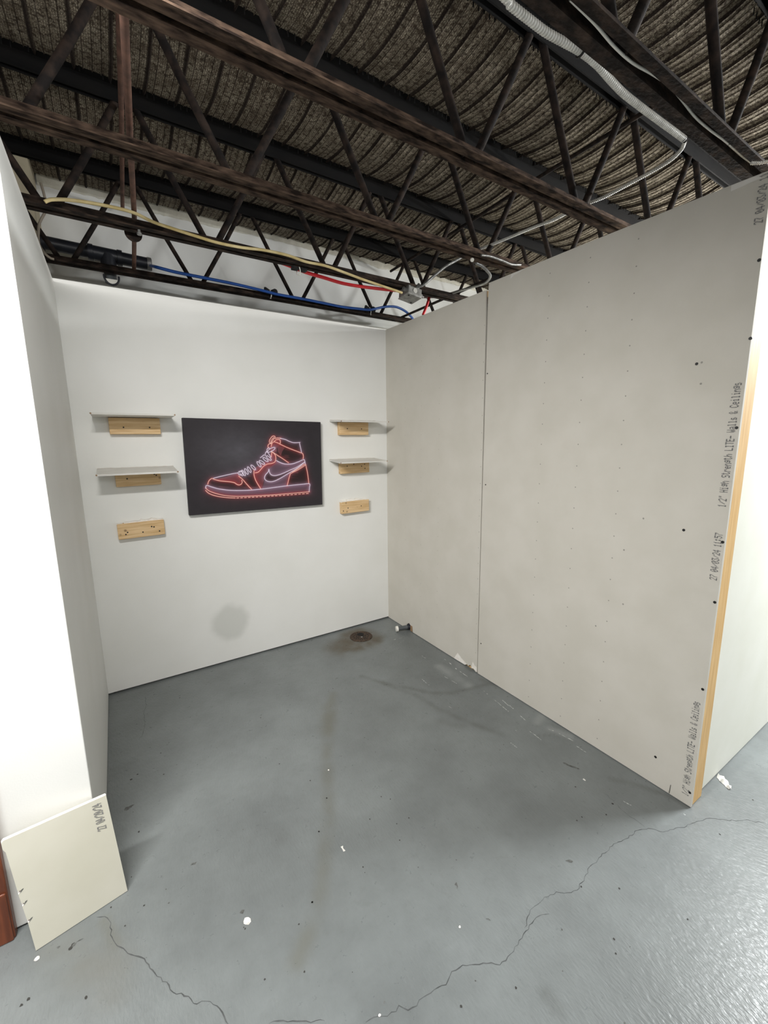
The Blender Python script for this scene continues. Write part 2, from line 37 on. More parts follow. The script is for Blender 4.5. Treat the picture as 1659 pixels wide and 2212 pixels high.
class MB:
    """collects shapes that become ONE mesh object"""
    def __init__(s): s.v = []; s.f = []; s.m = []
    def add(s, verts, faces, mi=0):
        o = len(s.v); s.v += [tuple(map(float, v)) for v in verts]
        s.f += [tuple(i+o for i in f) for f in faces]; s.m += [mi]*len(faces); return s
    def box(s, x0, x1, y0, y1, z0, z1, mi=0):
        v = [(x0,y0,z0),(x1,y0,z0),(x1,y1,z0),(x0,y1,z0),(x0,y0,z1),(x1,y0,z1),(x1,y1,z1),(x0,y1,z1)]
        return s.add(v, [(0,3,2,1),(4,5,6,7),(0,1,5,4),(1,2,6,5),(2,3,7,6),(3,0,4,7)], mi)
    def tube(s, pts, r, n=12, mi=0, cap=True):
        pts = [Vector(p) for p in pts]; N = len(pts)
        rad = r if hasattr(r, '__len__') else [r]*N
        t0 = (pts[1]-pts[0]).normalized()
        up = Vector((0,0,1)) if abs(t0.z) < .9 else Vector((1,0,0))
        nrm = (up - t0*up.dot(t0)).normalized()
        V = []
        for i, p in enumerate(pts):
            t = (pts[min(i+1,N-1)]-pts[max(i-1,0)]).normalized()
            nrm = (nrm - t*nrm.dot(t)).normalized(); b = t.cross(nrm)
            for k in range(n):
                a = 2*math.pi*k/n
                V.append(p + (nrm*math.cos(a)+b*math.sin(a))*rad[i])
        F = [(i*n+k, i*n+(k+1)%n, (i+1)*n+(k+1)%n, (i+1)*n+k) for i in range(N-1) for k in range(n)]
        if cap: F += [tuple(range(n-1,-1,-1)), tuple((N-1)*n+k for k in range(n))]
        return s.add(V, F, mi)
    def prism(s, poly, d, axis, at, mi=0):
        """poly: list of 2d points; extruded by d along axis from at. axis 0: (y,z); 1: (x,z); 2: (x,y)"""
        n = len(poly); V = []
        for a in (at, at+d):
            for p, q in poly:
                V.append({0:(a,p,q), 1:(p,a,q), 2:(p,q,a)}[axis])
        F = [tuple(range(n)), tuple(range(2*n-1,n-1,-1))] + [(i,(i+1)%n,(i+1)%n+n,i+n) for i in range(n)]
        return s.add(V, F, mi)
    def disc(s, c, r, nrm, depth, n=14, mi=0):
        c = Vector(c); nrm = Vector(nrm).normalized()
        return s.tube([c, c+nrm*depth], r, n, mi)
    def build(s, name, mats, parent=None, smooth=False, bevel=0, loc=None):
        me = bpy.data.meshes.new(name); me.from_pydata(s.v, [], s.f)
        mats = mats if isinstance(mats, (list, tuple)) else [mats]
        for m in mats: me.materials.append(m)
        if len(mats) > 1: me.polygons.foreach_set('material_index', s.m)
        bm = bmesh.new(); bm.from_mesh(me); bmesh.ops.recalc_face_normals(bm, faces=bm.faces)
        bm.to_mesh(me); bm.free()
        o = bpy.data.objects.new(name, me); COL.objects.link(o)
        if smooth:
            me.polygons.foreach_set('use_smooth', [True]*len(me.polygons))
            me.set_sharp_from_angle(angle=math.radians(40))
        if bevel:
            b = o.modifiers.new('bevel', 'BEVEL'); b.width = bevel; b.segments = 2; b.limit_method = 'ANGLE'
        if parent: 
            o.parent = parent
            o.matrix_parent_inverse = Matrix.Translation(-parent.location)
        if loc:
            me.transform(Matrix.Translation(-Vector(loc))); o.location = loc
        return o

def tag(o, label=None, cat=None, group=None, kind=None):
    if label: o['label'] = label
    if cat: o['category'] = cat
    if group: o['group'] = group
    if kind: o['kind'] = kind
    return o
def empty(name, loc, label, cat, group=None):
    o = bpy.data.objects.new(name, None); COL.objects.link(o); o.location = loc
    o.empty_display_size = .05
    return tag(o, label, cat, group)

def spline(P, per=8):
    P = [Vector(p) for p in P]; P = [P[0]*2-P[1]] + P + [P[-1]*2-P[-2]]; out = []
    for i in range(1, len(P)-2):
        a, b, c, d = P[i-1:i+3]
        for k in range(per):
            t = k/per
            out.append(.5*((2*b)+(c-a)*t+(2*a-5*b+4*c-d)*t*t+(3*b-a-3*c+d)*t**3))
    out.append(P[-2]); return out
def resample(P, step):
    L = [0]
    for a, b in zip(P, P[1:]): L.append(L[-1]+(b-a).length)
    n = max(2, int(L[-1]/step)); out = []; j = 0
    for i in range(n+1):
        d = L[-1]*i/n
        while j < len(P)-2 and L[j+1] < d: j += 1
        t = (d-L[j])/max(1e-9, L[j+1]-L[j]); out.append(P[j].lerp(P[j+1], min(1,t)))
    return out

# ------------------------------------------------------------------ materials
def mat(name, c1, c2=None, scale=8, rough=.6, metal=0, bump=0, bscale=None, stretch=None, spec=.5, detail=5, lo=.35, hi=.65):
    m = bpy.data.materials.new(name); m.use_nodes = True
    nt = m.node_tree; b = nt.nodes['Principled BSDF']
    b.inputs['Roughness'].default_value = rough; b.inputs['Metallic'].default_value = metal
    b.inputs['Specular IOR Level'].default_value = spec
    tc = nt.nodes.new('ShaderNodeTexCoord'); mp = nt.nodes.new('ShaderNodeMapping')
    nt.links.new(tc.outputs['Object'], mp.inputs[0])
    if stretch: mp.inputs['Scale'].default_value = stretch
    nz = nt.nodes.new('ShaderNodeTexNoise'); nz.inputs['Scale'].default_value = scale; nz.inputs['Detail'].default_value = detail
    nt.links.new(mp.outputs[0], nz.inputs[0])
    rp = nt.nodes.new('ShaderNodeValToRGB'); rp.color_ramp.elements[0].position = lo; rp.color_ramp.elements[1].position = hi
    rp.color_ramp.elements[0].color = c1; rp.color_ramp.elements[1].color = c2 or c1
    nt.links.new(nz.outputs[0], rp.inputs[0]); nt.links.new(rp.outputs[0], b.inputs['Base Color'])
    if bump:
        n2 = nt.nodes.new('ShaderNodeTexNoise'); n2.inputs['Scale'].default_value = bscale or scale*4; n2.inputs['Detail'].default_value = 4
        nt.links.new(mp.outputs[0], n2.inputs[0])
        bp = nt.nodes.new('ShaderNodeBump'); bp.inputs['Strength'].default_value = bump; bp.inputs['Distance'].default_value = .004
        nt.links.new(n2.outputs[0], bp.inputs['Height']); nt.links.new(bp.outputs[0], b.inputs['Normal'])
    m['_'] = 0
    return m
def mathn(nt, op, a, b=None, c=None):
    n = nt.nodes.new('ShaderNodeMath'); n.operation = op
    for i, v in enumerate((a, b, c)):
        if v is None: continue
        if isinstance(v, (int, float)): n.inputs[i].default_value = v
        else: nt.links.new(v, n.inputs[i])
    return n.outputs[0]
def mix(nt, fac, a, b, mode='MIX'):
    n = nt.nodes.new('ShaderNodeMix'); n.data_type = 'RGBA'; n.blend_type = mode
    for sock, v in ((n.inputs['Factor'], fac), (n.inputs['A'], a), (n.inputs['B'], b)):
        if isinstance(v, (int, float)): sock.default_value = v
        elif isinstance(v, tuple): sock.default_value = v
        else: nt.links.new(v, sock)
    return n.outputs['Result']

M = {}
M['white'] = mat('white_wall_paint', lin(230,230,226), lin(235,235,232), scale=2.5, rough=.55, bump=.05, bscale=180)
M['paper'] = mat('grey_drywall_paper', lin(200,196,186), lin(206,202,193), scale=5, rough=.85, bump=.03, bscale=300)
M['paperw'] = mat('ivory_drywall_paper', lin(226,226,214), lin(231,231,221), scale=4, rough=.8)
M['shelfw'] = mat('white_drywall_paper', lin(214,212,206), lin(224,222,217), scale=8, rough=.8)
M['gypsum'] = mat('gypsum_core', lin(232,226,218), lin(243,240,234), scale=40, rough=.95, bump=.3)
M['pine'] = mat('pine_wood', lin(203,166,116), lin(230,200,156), scale=7, rough=.65, stretch=(1,14,14), bump=.1, lo=.3, hi=.7)
def knots(m, sc_, r):
    nt = m.node_tree; bs = nt.nodes['Principled BSDF']; src = bs.inputs['Base Color'].links[0].from_socket
    g = nt.nodes.new('ShaderNodeNewGeometry'); v = nt.nodes.new('ShaderNodeTexVoronoi'); v.inputs['Scale'].default_value = sc_
    nt.links.new(g.outputs['Position'], v.inputs['Vector'])
    mr = nt.nodes.new('ShaderNodeMapRange'); mr.inputs[1].default_value = r; mr.inputs[2].default_value = r*.35
    nt.links.new(v.outputs['Distance'], mr.inputs[0])
    nt.links.new(mix(nt, mathn(nt, 'MULTIPLY', mr.outputs[0], .7), src, lin(112,76,44)), bs.inputs['Base Color'])
knots(M['pine'], 14, .14)
M['stud'] = mat('pine_stud', lin(206,164,104), lin(226,190,134), scale=6, rough=.65, stretch=(14,14,1), lo=.3, hi=.7)
M['kraft'] = mat('brown_paper_edge', lin(140,112,84), lin(160,130,100), rough=.9)
M['dark'] = mat('screw_black', lin(18,17,17), rough=.5)
M['mark'] = mat('dimple_grey', lin(150,147,140), rough=.9)
M['ink'] = mat('grey_ink', lin(118,118,119), lin(148,147,144), scale=300, rough=.9)
M['pencil'] = mat('pencil_line', lin(95,93,88), rough=.9)
M['rust'] = mat('dusty_rusted_steel', lin(34,26,22), lin(112,92,78), scale=60, rough=.95, bump=.6, bscale=150, stretch=(.3,1,1), detail=14, lo=.36, hi=.8, spec=.15)
M['rustdark'] = mat('dark_rusted_steel', lin(30,24,21), lin(76,62,53), scale=34, rough=.9, bump=.45, bscale=110, stretch=(.5,1,1), detail=10, lo=.44, hi=.76, spec=.2)
M['topsteel'] = mat('black_steel', lin(5,5,6), lin(13,11,10), scale=22, rough=.85, bump=.2, stretch=(.3,1,1), spec=.25)
M['web'] = mat('brown_black_steel', lin(21,17,16), lin(58,46,39), scale=26, rough=.85, bump=.3, spec=.2, lo=.4, hi=.8)
M['rod'] = mat('red_brown_rust', lin(84,60,50), lin(112,80,66), scale=30, rough=.8, bump=.2)
M['galv'] = mat('galvanised_steel', lin(132,132,130), lin(166,166,164), scale=40, rough=.45, metal=.6)
M['flexm'] = mat('bright_flexible_steel', lin(205,204,198), lin(222,221,216), scale=30, rough=.35, metal=.15)
M['abs'] = mat('black_plastic_pipe', lin(26,28,34), lin(36,38,46), scale=12, rough=.4)
M['greyp'] = mat('grey_plastic', lin(76,80,82), lin(88,92,94), rough=.45)
M['cap'] = mat('white_plastic', lin(232,230,222), rough=.4)
M['yellow'] = mat('cream_cable_sheath', lin(196,174,116), lin(226,208,158), scale=14, rough=.6)
M['red'] = mat('red_plastic_tube', lin(196,34,44), lin(214,48,54), rough=.35)
M['blue'] = mat('blue_plastic_tube', lin(28,74,150), lin(36,86,168), rough=.35)
M['foam'] = mat('black_foam', lin(22,22,23), lin(34,34,35), scale=60, rough=.95, bump=.4)
M['cablegrey'] = mat('beige_grey_cable', lin(128,118,104), lin(150,140,126), rough=.6)
M['iron'] = mat('rusted_cast_iron', lin(42,32,25), lin(82,64,49), scale=60, rough=.85, bump=.5)
M['hole'] = mat('black_hole', lin(12,11,10), rough=.95)
M['brown'] = mat('brown_varnished_wood', lin(98,50,30), lin(124,66,40), scale=9, rough=.35, stretch=(10,10,1))
M['plaster'] = mat('cream_plaster', lin(214,210,196), lin(230,227,215), scale=20, rough=.95, bump=.6)
M['beigew'] = mat('beige_plaster', lin(168,158,136), lin(186,176,152), scale=8, rough=.9)
M['crack'] = mat('crack_dark', lin(60,62,62), lin(84,86,86), scale=30, rough=.95)
M['speck'] = mat('dirt_speck', lin(50,49,46), rough=.9)
M['smear'] = mat('dirt_smear', lin(66,66,62), lin(96,98,96), scale=60, rough=.9)
M['chalk'] = mat('white_scratch', lin(176,178,176), lin(216,217,214), scale=60, rough=.9)

# wall paint with the round touched-up patch on it
def patch_mat():
    m = mat('white_wall_paint_patched', lin(230,230,226), lin(235,235,232), scale=2.5, rough=.55, bump=.05, bscale=180)
    nt = m.node_tree; b = nt.nodes['Principled BSDF']
    src = b.inputs['Base Color'].links[0].from_socket
    g = nt.nodes.new('ShaderNodeNewGeometry')
    d = nt.nodes.new('ShaderNodeVectorMath'); d.operation = 'DISTANCE'; d.inputs[1].default_value = (-1.294, 0, .285)
    nt.links.new(g.outputs['Position'], d.inputs[0])
    nz = nt.nodes.new('ShaderNodeTexNoise'); nz.inputs['Scale'].default_value = 9
    nt.links.new(g.outputs['Position'], nz.inputs[0])
    dd = mathn(nt, 'ADD', d.outputs['Value'], mathn(nt, 'MULTIPLY', nz.outputs[0], .06))
    mr = nt.nodes.new('ShaderNodeMapRange'); mr.inputs[1].default_value = .185; mr.inputs[2].default_value = .12
    mr.interpolation_type = 'SMOOTHSTEP'
    nt.links.new(dd, mr.inputs[0])
    nt.links.new(mix(nt, mathn(nt, 'MULTIPLY', mr.outputs[0], .75), src, lin(204,205,200)), b.inputs['Base Color'])
    return m
M['whitep'] = patch_mat()

# rib lath deck: rust-coloured ribs along Y over mortar squeezed through the mesh
RIB = .122
def deck_mat():
    m = bpy.data.materials.new('rib_lath_deck'); m.use_nodes = True; nt = m.node_tree; b = nt.nodes['Principled BSDF']
    b.inputs['Roughness'].default_value = .92; b.inputs['Specular IOR Level'].default_value = .2
    g = nt.nodes.new('ShaderNodeNewGeometry'); sp = nt.nodes.new('ShaderNodeSeparateXYZ'); nt.links.new(g.outputs['Position'], sp.inputs[0])
    X, Y = sp.outputs[0], sp.outputs[1]
    nzw = nt.nodes.new('ShaderNodeTexNoise'); nzw.inputs['Scale'].default_value = 6; nt.links.new(g.outputs['Position'], nzw.inputs[0])
    Xw = mathn(nt, 'ADD', X, mathn(nt, 'MULTIPLY', mathn(nt, 'SUBTRACT', nzw.outputs[0], .5), .006))
    def stripe(per, w, soft):
        fr = mathn(nt, 'FRACT', mathn(nt, 'ADD', mathn(nt, 'DIVIDE', Xw, per), 100.5))
        d = mathn(nt, 'MULTIPLY', mathn(nt, 'ABSOLUTE', mathn(nt, 'SUBTRACT', fr, .5)), per)
        mr = nt.nodes.new('ShaderNodeMapRange'); mr.inputs[1].default_value = w+soft; mr.inputs[2].default_value = w
        nt.links.new(d, mr.inputs[0]); return mr.outputs[0]
    big = stripe(RIB, .0055, .003); mid = stripe(RIB/4, .0018, .0015); fine = stripe(RIB/16, .0012, .001)
    # expanded-metal mesh: slanted strands
    mp = nt.nodes.new('ShaderNodeMapping'); mp.inputs['Scale'].default_value = (190, 95, 60)
    nt.links.new(g.outputs['Position'], mp.inputs[0])
    vo = nt.nodes.new('ShaderNodeTexVoronoi'); vo.feature = 'DISTANCE_TO_EDGE'; vo.inputs['Scale'].default_value = 1
    nt.links.new(mp.outputs[0], vo.inputs['Vector'])
    mr2 = nt.nodes.new('ShaderNodeMapRange'); mr2.inputs[1].default_value = .16; mr2.inputs[2].default_value = .05
    nt.links.new(vo.outputs['Distance'], mr2.inputs[0])
    n1 = nt.nodes.new('ShaderNodeTexNoise'); n1.inputs['Scale'].default_value = 16; n1.inputs['Detail'].default_value = 8; n1.inputs['Roughness'].default_value = .7
    nt.links.new(g.outputs['Position'], n1.inputs[0])
    r1 = nt.nodes.new('ShaderNodeValToRGB'); e = r1.color_ramp.elements
    e[0].position = .3; e[0].color = lin(112,101,86); e[1].position = .7; e[1].color = lin(196,186,166)
    nt.links.new(n1.outputs[0], r1.inputs[0])
    n3 = nt.nodes.new('ShaderNodeTexNoise'); n3.inputs['Scale'].default_value = 70; n3.inputs['Detail'].default_value = 4
    nt.links.new(g.outputs['Position'], n3.inputs[0])
    mr3 = nt.nodes.new('ShaderNodeMapRange'); mr3.inputs[1].default_value = .52; mr3.inputs[2].default_value = .62
    nt.links.new(n3.outputs[0], mr3.inputs[0])
    c = mix(nt, mathn(nt, 'MULTIPLY', mr3.outputs[0], .8), r1.outputs[0], lin(60,52,44))
    # the near bays show more bare rusted lath
    n2 = nt.nodes.new('ShaderNodeTexNoise'); n2.inputs['Scale'].default_value = 1.3; nt.links.new(g.outputs['Position'], n2.inputs[0])
    rusty = mathn(nt, 'MULTIPLY', mr2.outputs[0], mathn(nt, 'ADD', mathn(nt, 'MULTIPLY', n2.outputs[0], .8), .3))
    c = mix(nt, rusty, c, lin(62,48,38))
    c = mix(nt, mathn(nt, 'MULTIPLY', fine, .35), c, lin(58,46,38))
    c = mix(nt, mathn(nt, 'MULTIPLY', mid, .6), c, lin(46,35,29))
    c = mix(nt, mathn(nt, 'MULTIPLY', big, .92), c, lin(34,25,21))
    nt.links.new(c, b.inputs['Base Color'])
    bp = nt.nodes.new('ShaderNodeBump'); bp.inputs['Strength'].default_value = .7; bp.inputs['Distance'].default_value = .006
    nt.links.new(mathn(nt, 'SUBTRACT', n3.outputs[0], mathn(nt, 'MULTIPLY', mr2.outputs[0], .5)), bp.inputs['Height'])
    nt.links.new(bp.outputs[0], b.inputs['Normal'])
    return m
M['deck'] = deck_mat()

def floor_mat():
    m = bpy.data.materials.new('grey_painted_concrete'); m.use_nodes = True; nt = m.node_tree; b = nt.nodes['Principled BSDF']
    at = nt.nodes.new('ShaderNodeAttribute'); at.attribute_name = 'stain'
    g = nt.nodes.new('ShaderNodeNewGeometry')
    n1 = nt.nodes.new('ShaderNodeTexNoise'); n1.inputs['Scale'].default_value = 2.2; n1.inputs['Detail'].default_value = 7; n1.inputs['Roughness'].default_value = .65
    nt.links.new(g.outputs['Position'], n1.inputs[0])
    r1 = nt.nodes.new('ShaderNodeValToRGB'); e = r1.color_ramp.elements
    e[0].position = .32; e[0].color = lin(98,102,102); e[1].position = .68; e[1].color = lin(118,123,123)
    nt.links.new(n1.outputs[0], r1.inputs[0])
    n2 = nt.nodes.new('ShaderNodeTexNoise'); n2.inputs['Scale'].default_value = 22; n2.inputs['Detail'].default_value = 8; n2.inputs['Roughness'].default_value = .75
    nt.links.new(g.outputs['Position'], n2.inputs[0])
    mr = nt.nodes.new('ShaderNodeMapRange'); mr.inputs[1].default_value = .54; mr.inputs[2].default_value = .74
    nt.links.new(n2.outputs[0], mr.inputs[0])
    c = mix(nt, mathn(nt, 'MULTIPLY', mr.outputs[0], .22), r1.outputs[0], lin(76,78,76))
    # stains break up with noise
    c = mix(nt, at.outputs['Alpha'], c, at.outputs['Color'])
    nt.links.new(c, b.inputs['Base Color'])
    rr = nt.nodes.new('ShaderNodeMapRange'); rr.inputs[3].default_value = .20; rr.inputs[4].default_value = .40
    nt.links.new(n2.outputs[0], rr.inputs[0]); nt.links.new(rr.outputs[0], b.inputs['Roughness'])
    b.inputs['Specular IOR Level'].default_value = .5
    # brush and roller texture in the paint
    mp = nt.nodes.new('ShaderNodeMapping'); mp.inputs['Rotation'].default_value = (0,0,.5); mp.inputs['Scale'].default_value = (120,45,1)
    nt.links.new(g.outputs['Position'], mp.inputs[0])
    n3 = nt.nodes.new('ShaderNodeTexNoise'); n3.inputs['Scale'].default_value = 1; n3.inputs['Detail'].default_value = 3
    nt.links.new(mp.outputs[0], n3.inputs[0])
    bp = nt.nodes.new('ShaderNodeBump'); bp.inputs['Strength'].default_value = .6; bp.inputs['Distance'].default_value = .003
    nt.links.new(n3.outputs[0], bp.inputs['Height']); nt.links.new(bp.outputs[0], b.inputs['Normal'])
    return m
M['floor'] = floor_mat()

# ------------------------------------------------------------------ the room: measures (metres)
XL, YPF, YL = -2.0218, -2.266, -1.3173       # left wall face, partition front, left wall front
HP, HW = 2.344, 2.338
YW = .395                                     # upper back wall, behind the lower one
ZB, ZT, ZD = 2.46, 2.905, 2.992                # joist bottom chord, top chord underside, deck
JY = [.092,-.532,-1.105,-1.655,-2.150]    # the five joists
JX = [(-1.96, .647), (-1.972, .6255), (-1.995, .632), (-1.972, .6255), (-1.95, .6255)]

# ---- floor, one mesh with its cracks, specks and scratches
def seg_dist(P, A, B):
    A = np.array(A); B = np.array(B); d = B-A; L = (d*d).sum()
    t = np.clip(((P-A)@d)/max(L, 1e-12), 0, 1)
    return np.linalg.norm(P-(A+t[:,None]*d), axis=1)
def poly_dist(P, pts):
    r = np.full(len(P), 9.)
    for a, b in zip(pts, pts[1:]): r = np.minimum(r, seg_dist(P, a, b))
    return r
def vnoise(P, s, seed):
    r = np.random.default_rng(seed); T = r.random((64,64)); q = P*s
    i = np.floor(q).astype(int); f = q-i; f = f*f*(3-2*f)
    g = lambda a, b: T[(i[:,0]+a)%64, (i[:,1]+b)%64]
    return (g(0,0)*(1-f[:,0])+g(1,0)*f[:,0])*(1-f[:,1]) + (g(0,1)*(1-f[:,0])+g(1,1)*f[:,0])*f[:,1]

def make_floor():
    xs = np.concatenate([[-6,-4.5,-3.3], np.arange(-2.7,1.301,.0125), [1.8,3,5]])
    ys = np.concatenate([[-7,-4.8,-3.3], np.arange(-2.8,.401,.0125)])
    gx, gy = np.meshgrid(xs, ys); nx, ny = len(xs), len(ys)
    P = np.stack([gx.ravel(), gy.ravel()], 1)
    mb = MB(); mb.v = [(a,b,0.) for a,b in P]
    mb.f = [(j*nx+i, j*nx+i+1, (j+1)*nx+i+1, (j+1)*nx+i) for j in range(ny-1) for i in range(nx-1)]
    mb.m = [0]*len(mb.f)
    nv = len(mb.v)
    cols = {'brown':(lin(76,68,53),.95), 'tan':(lin(97,97,89),.55), 'dark':(lin(80,82,80),.65), 'dark2':(lin(88,90,89),.5),
            'tan2':(lin(102,102,97),.6), 'light':(lin(134,138,137),.7)}
    C = np.zeros((nv,4)); n1 = vnoise(P, 14, 1)*.6+vnoise(P, 37, 2)*.4
    for pts, r, k in STAINS:
        c, a = cols[k]; d = poly_dist(P, pts if len(pts) > 1 else pts*2)
        w = np.clip(1-d/r, 0, 1); w = w*w*(3-2*w)*a*np.clip(.45+1.3*(n1-.25), 0, 1)
        na = C[:,3]*(1-w)+w
        C[:,:3] = np.where(na[:,None] > 1e-6, (C[:,:3]*C[:,3:]*(1-w[:,None])+np.array(c[:3])*w[:,None])/np.maximum(na,1e-6)[:,None], C[:,:3])
        C[:,3] = na
    # cracks: thin jagged ribbons lying in the paint
    def ribbon(pts, w, mi, jag=.004, step=.012, z=.0005):
        Q = [Vector((p[0],p[1],0)) for p in pts]
        Q = resample(Q, step) if jag else Q
        L = []
        for i, p in enumerate(Q):
            t = (Q[min(i+1,len(Q)-1)]-Q[max(i-1,0)]).normalized(); n = Vector((-t.y,t.x,0))
            ww = w*(.45+1.1*random.random())
            if i in (0, len(Q)-1): ww = w*.15
            p = p+n*random.uniform(-jag, jag) if jag else p
            L.append((p+n*ww, p-n*ww))
        V = [v for a, b in L for v in ((a.x,a.y,z),(b.x,b.y,z))]
        mb.add(V, [(2*i,2*i+1,2*i+3,2*i+2) for i in range(len(L)-1)], mi)
    for i, c in enumerate(CRACKS): ribbon(c, [.0010,.0008,.0005,.0013,.0011,.0006][i], 1, jag=.0035)
    def blob(x, y, r, mi, z=.0007, n=9):
        V = [(x+math.cos(2*math.pi*k/n)*r*random.uniform(.6,1.2), y+math.sin(2*math.pi*k/n)*r*random.uniform(.6,1.2), z) for k in range(n)]
        mb.add(V, [tuple(range(n))], mi)
    for x, y, r in DOTS: blob(x, y, r, 2)
    for a, b, w in SMEARS: ribbon([a, [(a[0]+b[0])/2,(a[1]+b[1])/2], b], w, 3, jag=.002, step=.006, z=.0008)
    for s in SCRATCH:
        a, b = s
        k = 0
        while k < 1:
            k2 = min(1, k+random.uniform(.12,.4))
            if random.random() < .8:
                ribbon([[a[0]+(b[0]-a[0])*t, a[1]+(b[1]-a[1])*t] for t in (k,(k+k2)/2,k2)], random.uniform(.0012,.0026), 4, jag=.001, step=.01)
            k = k2+.02
    for _ in range(150):                                  # fine grit everywhere
        blob(random.uniform(-2.1,.6), random.uniform(-2.6,-.1), random.uniform(.0012,.003), random.choice([2,3,3]), n=6)
    o = mb.build('floor', [M['floor'],M['crack'],M['speck'],M['smear'],M['chalk']])
    at = o.data.color_attributes.new('stain', 'FLOAT_COLOR', 'POINT')
    buf = np.zeros((len(o.data.vertices),4)); buf[:nv] = C
    at.data.foreach_set('color', buf.ravel())
    tag(o, 'grey painted concrete floor with cracks, scuffs and scratches', 'floor', kind='structure')
make_floor()

# ---- ceiling deck: rib lath sagging a little between the joists
def make_ceiling():
    prof = []                                             # one rib period: (x, drop)
    k = RIB
    base = [(0,.010),(.004,.006),(.007,0)]
    for j in range(1,4): base += [(k*j/4-.003,0),(k*j/4,.003),(k*j/4+.003,0)]
    base += [(k-.007,0),(k-.004,.006)]
    x = -34*RIB; xs = []; dz = []
    while x < 33*RIB:
        for a, d in base: xs.append(x+a); dz.append(d)
        x += RIB
    yb = [YW+.01]+JY+[-2.75]
    ys = []
    for a, b in zip(yb, yb[1:]):
        for i in range(10): ys.append((a+(b-a)*i/10, i/10, abs(b-a)))
    ys.append((yb[-1],0,1)); ys.append((-7,0,1))
    zs = [ZD-4*.085*t*(1-t)*L for _, t, L in ys]
    nx = len(xs); mb = MB()
    mb.v = [(xs[i], y, z-dz[i]) for (y,_,_), z in zip(ys, zs) for i in range(nx)]
    mb.f = [(j*nx+i, j*nx+i+1, (j+1)*nx+i+1, (j+1)*nx+i) for j in range(len(ys)-1) for i in range(nx-1)]
    mb.m = [0]*len(mb.f)
    mb.box(-6,5,-7,YW+.2,ZD+.03,ZD+.1)
    o = mb.build('ceiling', M['deck'])
    tag(o, 'rusted rib lath ceiling deck sagging between dark steel joists', 'ceiling', kind='structure')
make_ceiling()

# ---- walls
def struct(name, mb, m, label, cat='wall', **k):
    o = mb.build(name, m, **k); return tag(o, label, cat, kind='structure')
struct('wall_back', MB().box(-2.6,.115,0,.10,.011,HW).box(-2.6,.115,.03,.1,0,.011), M['whitep'], 'white painted lower back wall behind the canvas and shelves')
struct('wall_upper', MB().box(-2.6,4,YW,YW+.1,0,3.05), M['white'], 'white upper back wall set back behind the steel joists')
struct('wall_left', MB().box(-2.9,XL,YL,-.002,.006,2.325).box(-2.9,XL-.012,YL+.012,-.002,0,.006), M['white'], 'white left wall end, bright in front and shaded on its inner side', bevel=.004)
struct('wall_return', MB().box(-2.5,-2.067,.104,YW-.002,HW-.1,3.0), M['beigew'], 'beige upper return beside the white upper wall')
# ragged plaster bead where the deck meets the upper wall
mb = MB(); xs = np.arange(-2.06,2.6,.018); r1 = [.014+.03*vnoise(np.array([[x,0.]]),5,3)[0]+.008*random.random() for x in xs]
V = []
for x, r in zip(xs, [q*.55 for q in r1]): V += [(x,YW-.001,ZD-.02-r*1.5),(x,YW-.006-.3*r,ZD-.02-r*1.2),(x,YW-.012-r*.8,ZD+.01)]
F = []
for i in range(len(xs)-1): F += [(3*i,3*i+1,3*i+4,3*i+3),(3*i+1,3*i+2,3*i+5,3*i+4)]
struct('trim_1', mb.add(V,F), M['plaster'], 'ragged cream plaster bead between ceiling deck and upper wall', 'trim', smooth=True)
# brown varnished casing at far left
struct('trim_2', MB().box(-2.42,-2.252,-1.343,YL-.001,0,2.1).box(-2.42,-2.256,-1.350,-1.342,0,.17), M['brown'], 'brown varnished wood door casing at the left edge, beside the leaning board', 'trim', bevel=.004)

# ---- the partition on the right: studs, two drywall sheets, printing and screws
wr = MB()
for y0 in (-.05,-.65,-1.09,-1.65): wr.box(.0140 if y0 != -1.09 else .045,.102,y0-.002,y0+.036,.038,2.30)
wr.box(.0140,.102,-2.20,-.002,0,.038).box(.0140,.102,-2.20,-.002,2.29,2.322)
wr.box(.103,.1155,-2.245,.36,.004,2.33,1)
wall_right = struct('wall_right', wr, [M['stud'],M['paperw']], 'stud partition on the right clad in bare grey drywall')
# near sheet outlines in (y, z); B is the big sheet right of the seam, A the narrow one by the corner
A_out = [(0,.004),(-.276,.004),(-.279,.05),(-.300,.062),(-.318,.052),(-.345,.052),(-.349,.004),(-.80,.004),(-.86,.004),
         (-.94,.006),(-.958,.018),(-.972,.014),(-.99,.030),(-1.004,.012),(-1.02,.016),(-1.038,.004),(-1.0518,.006),(-1.0485,1.2),(-1.0442,2.20),(-1.0380,2.325),(-.68,2.329),(0,2.336)]
B_out = [(-1.0575,.003),(-1.6,.004),(-2.2655,.003),(-2.2655,2.334),(-2.18,2.337),(-1.6,2.349),(-1.06,2.356),(-1.0565,2.30),(-1.0560,1.0)]
def sheet_mb(outline, marks, extra=None):
    mb = MB().prism(outline, .0127, 0, 0.0)
    for y, z, r in marks:
        n = 7
        mb.add([(-.0006, y+math.cos(2*math.pi*k/n)*r, z+math.sin(2*math.pi*k/n)*r) for k in range(n)], [tuple(range(n))], 1)
    for poly, mi in (extra or []):
        mb.add([(-.0009, a, b) for a, b in poly], [tuple(range(len(poly)))], mi)
    return mb
marksB = [(y, 2.2815-.1012*k, .0031) for y in (-1.456,-1.660,-1.8625) for k in range(23) if 2.2815-.1012*k > .02]
marksB += [(y, z, .004) for y, z in MARKS_]
marksA = [(y, 2.238-.1002*k, .0022) for y in (-.2555,-.4505,-.645) for k in range(22) if 2.238-.1002*k > .12]
marksA += [(-1.036+.001*math.sin(k*7), 2.14-.1002*k, .0026) for k in range(21)]
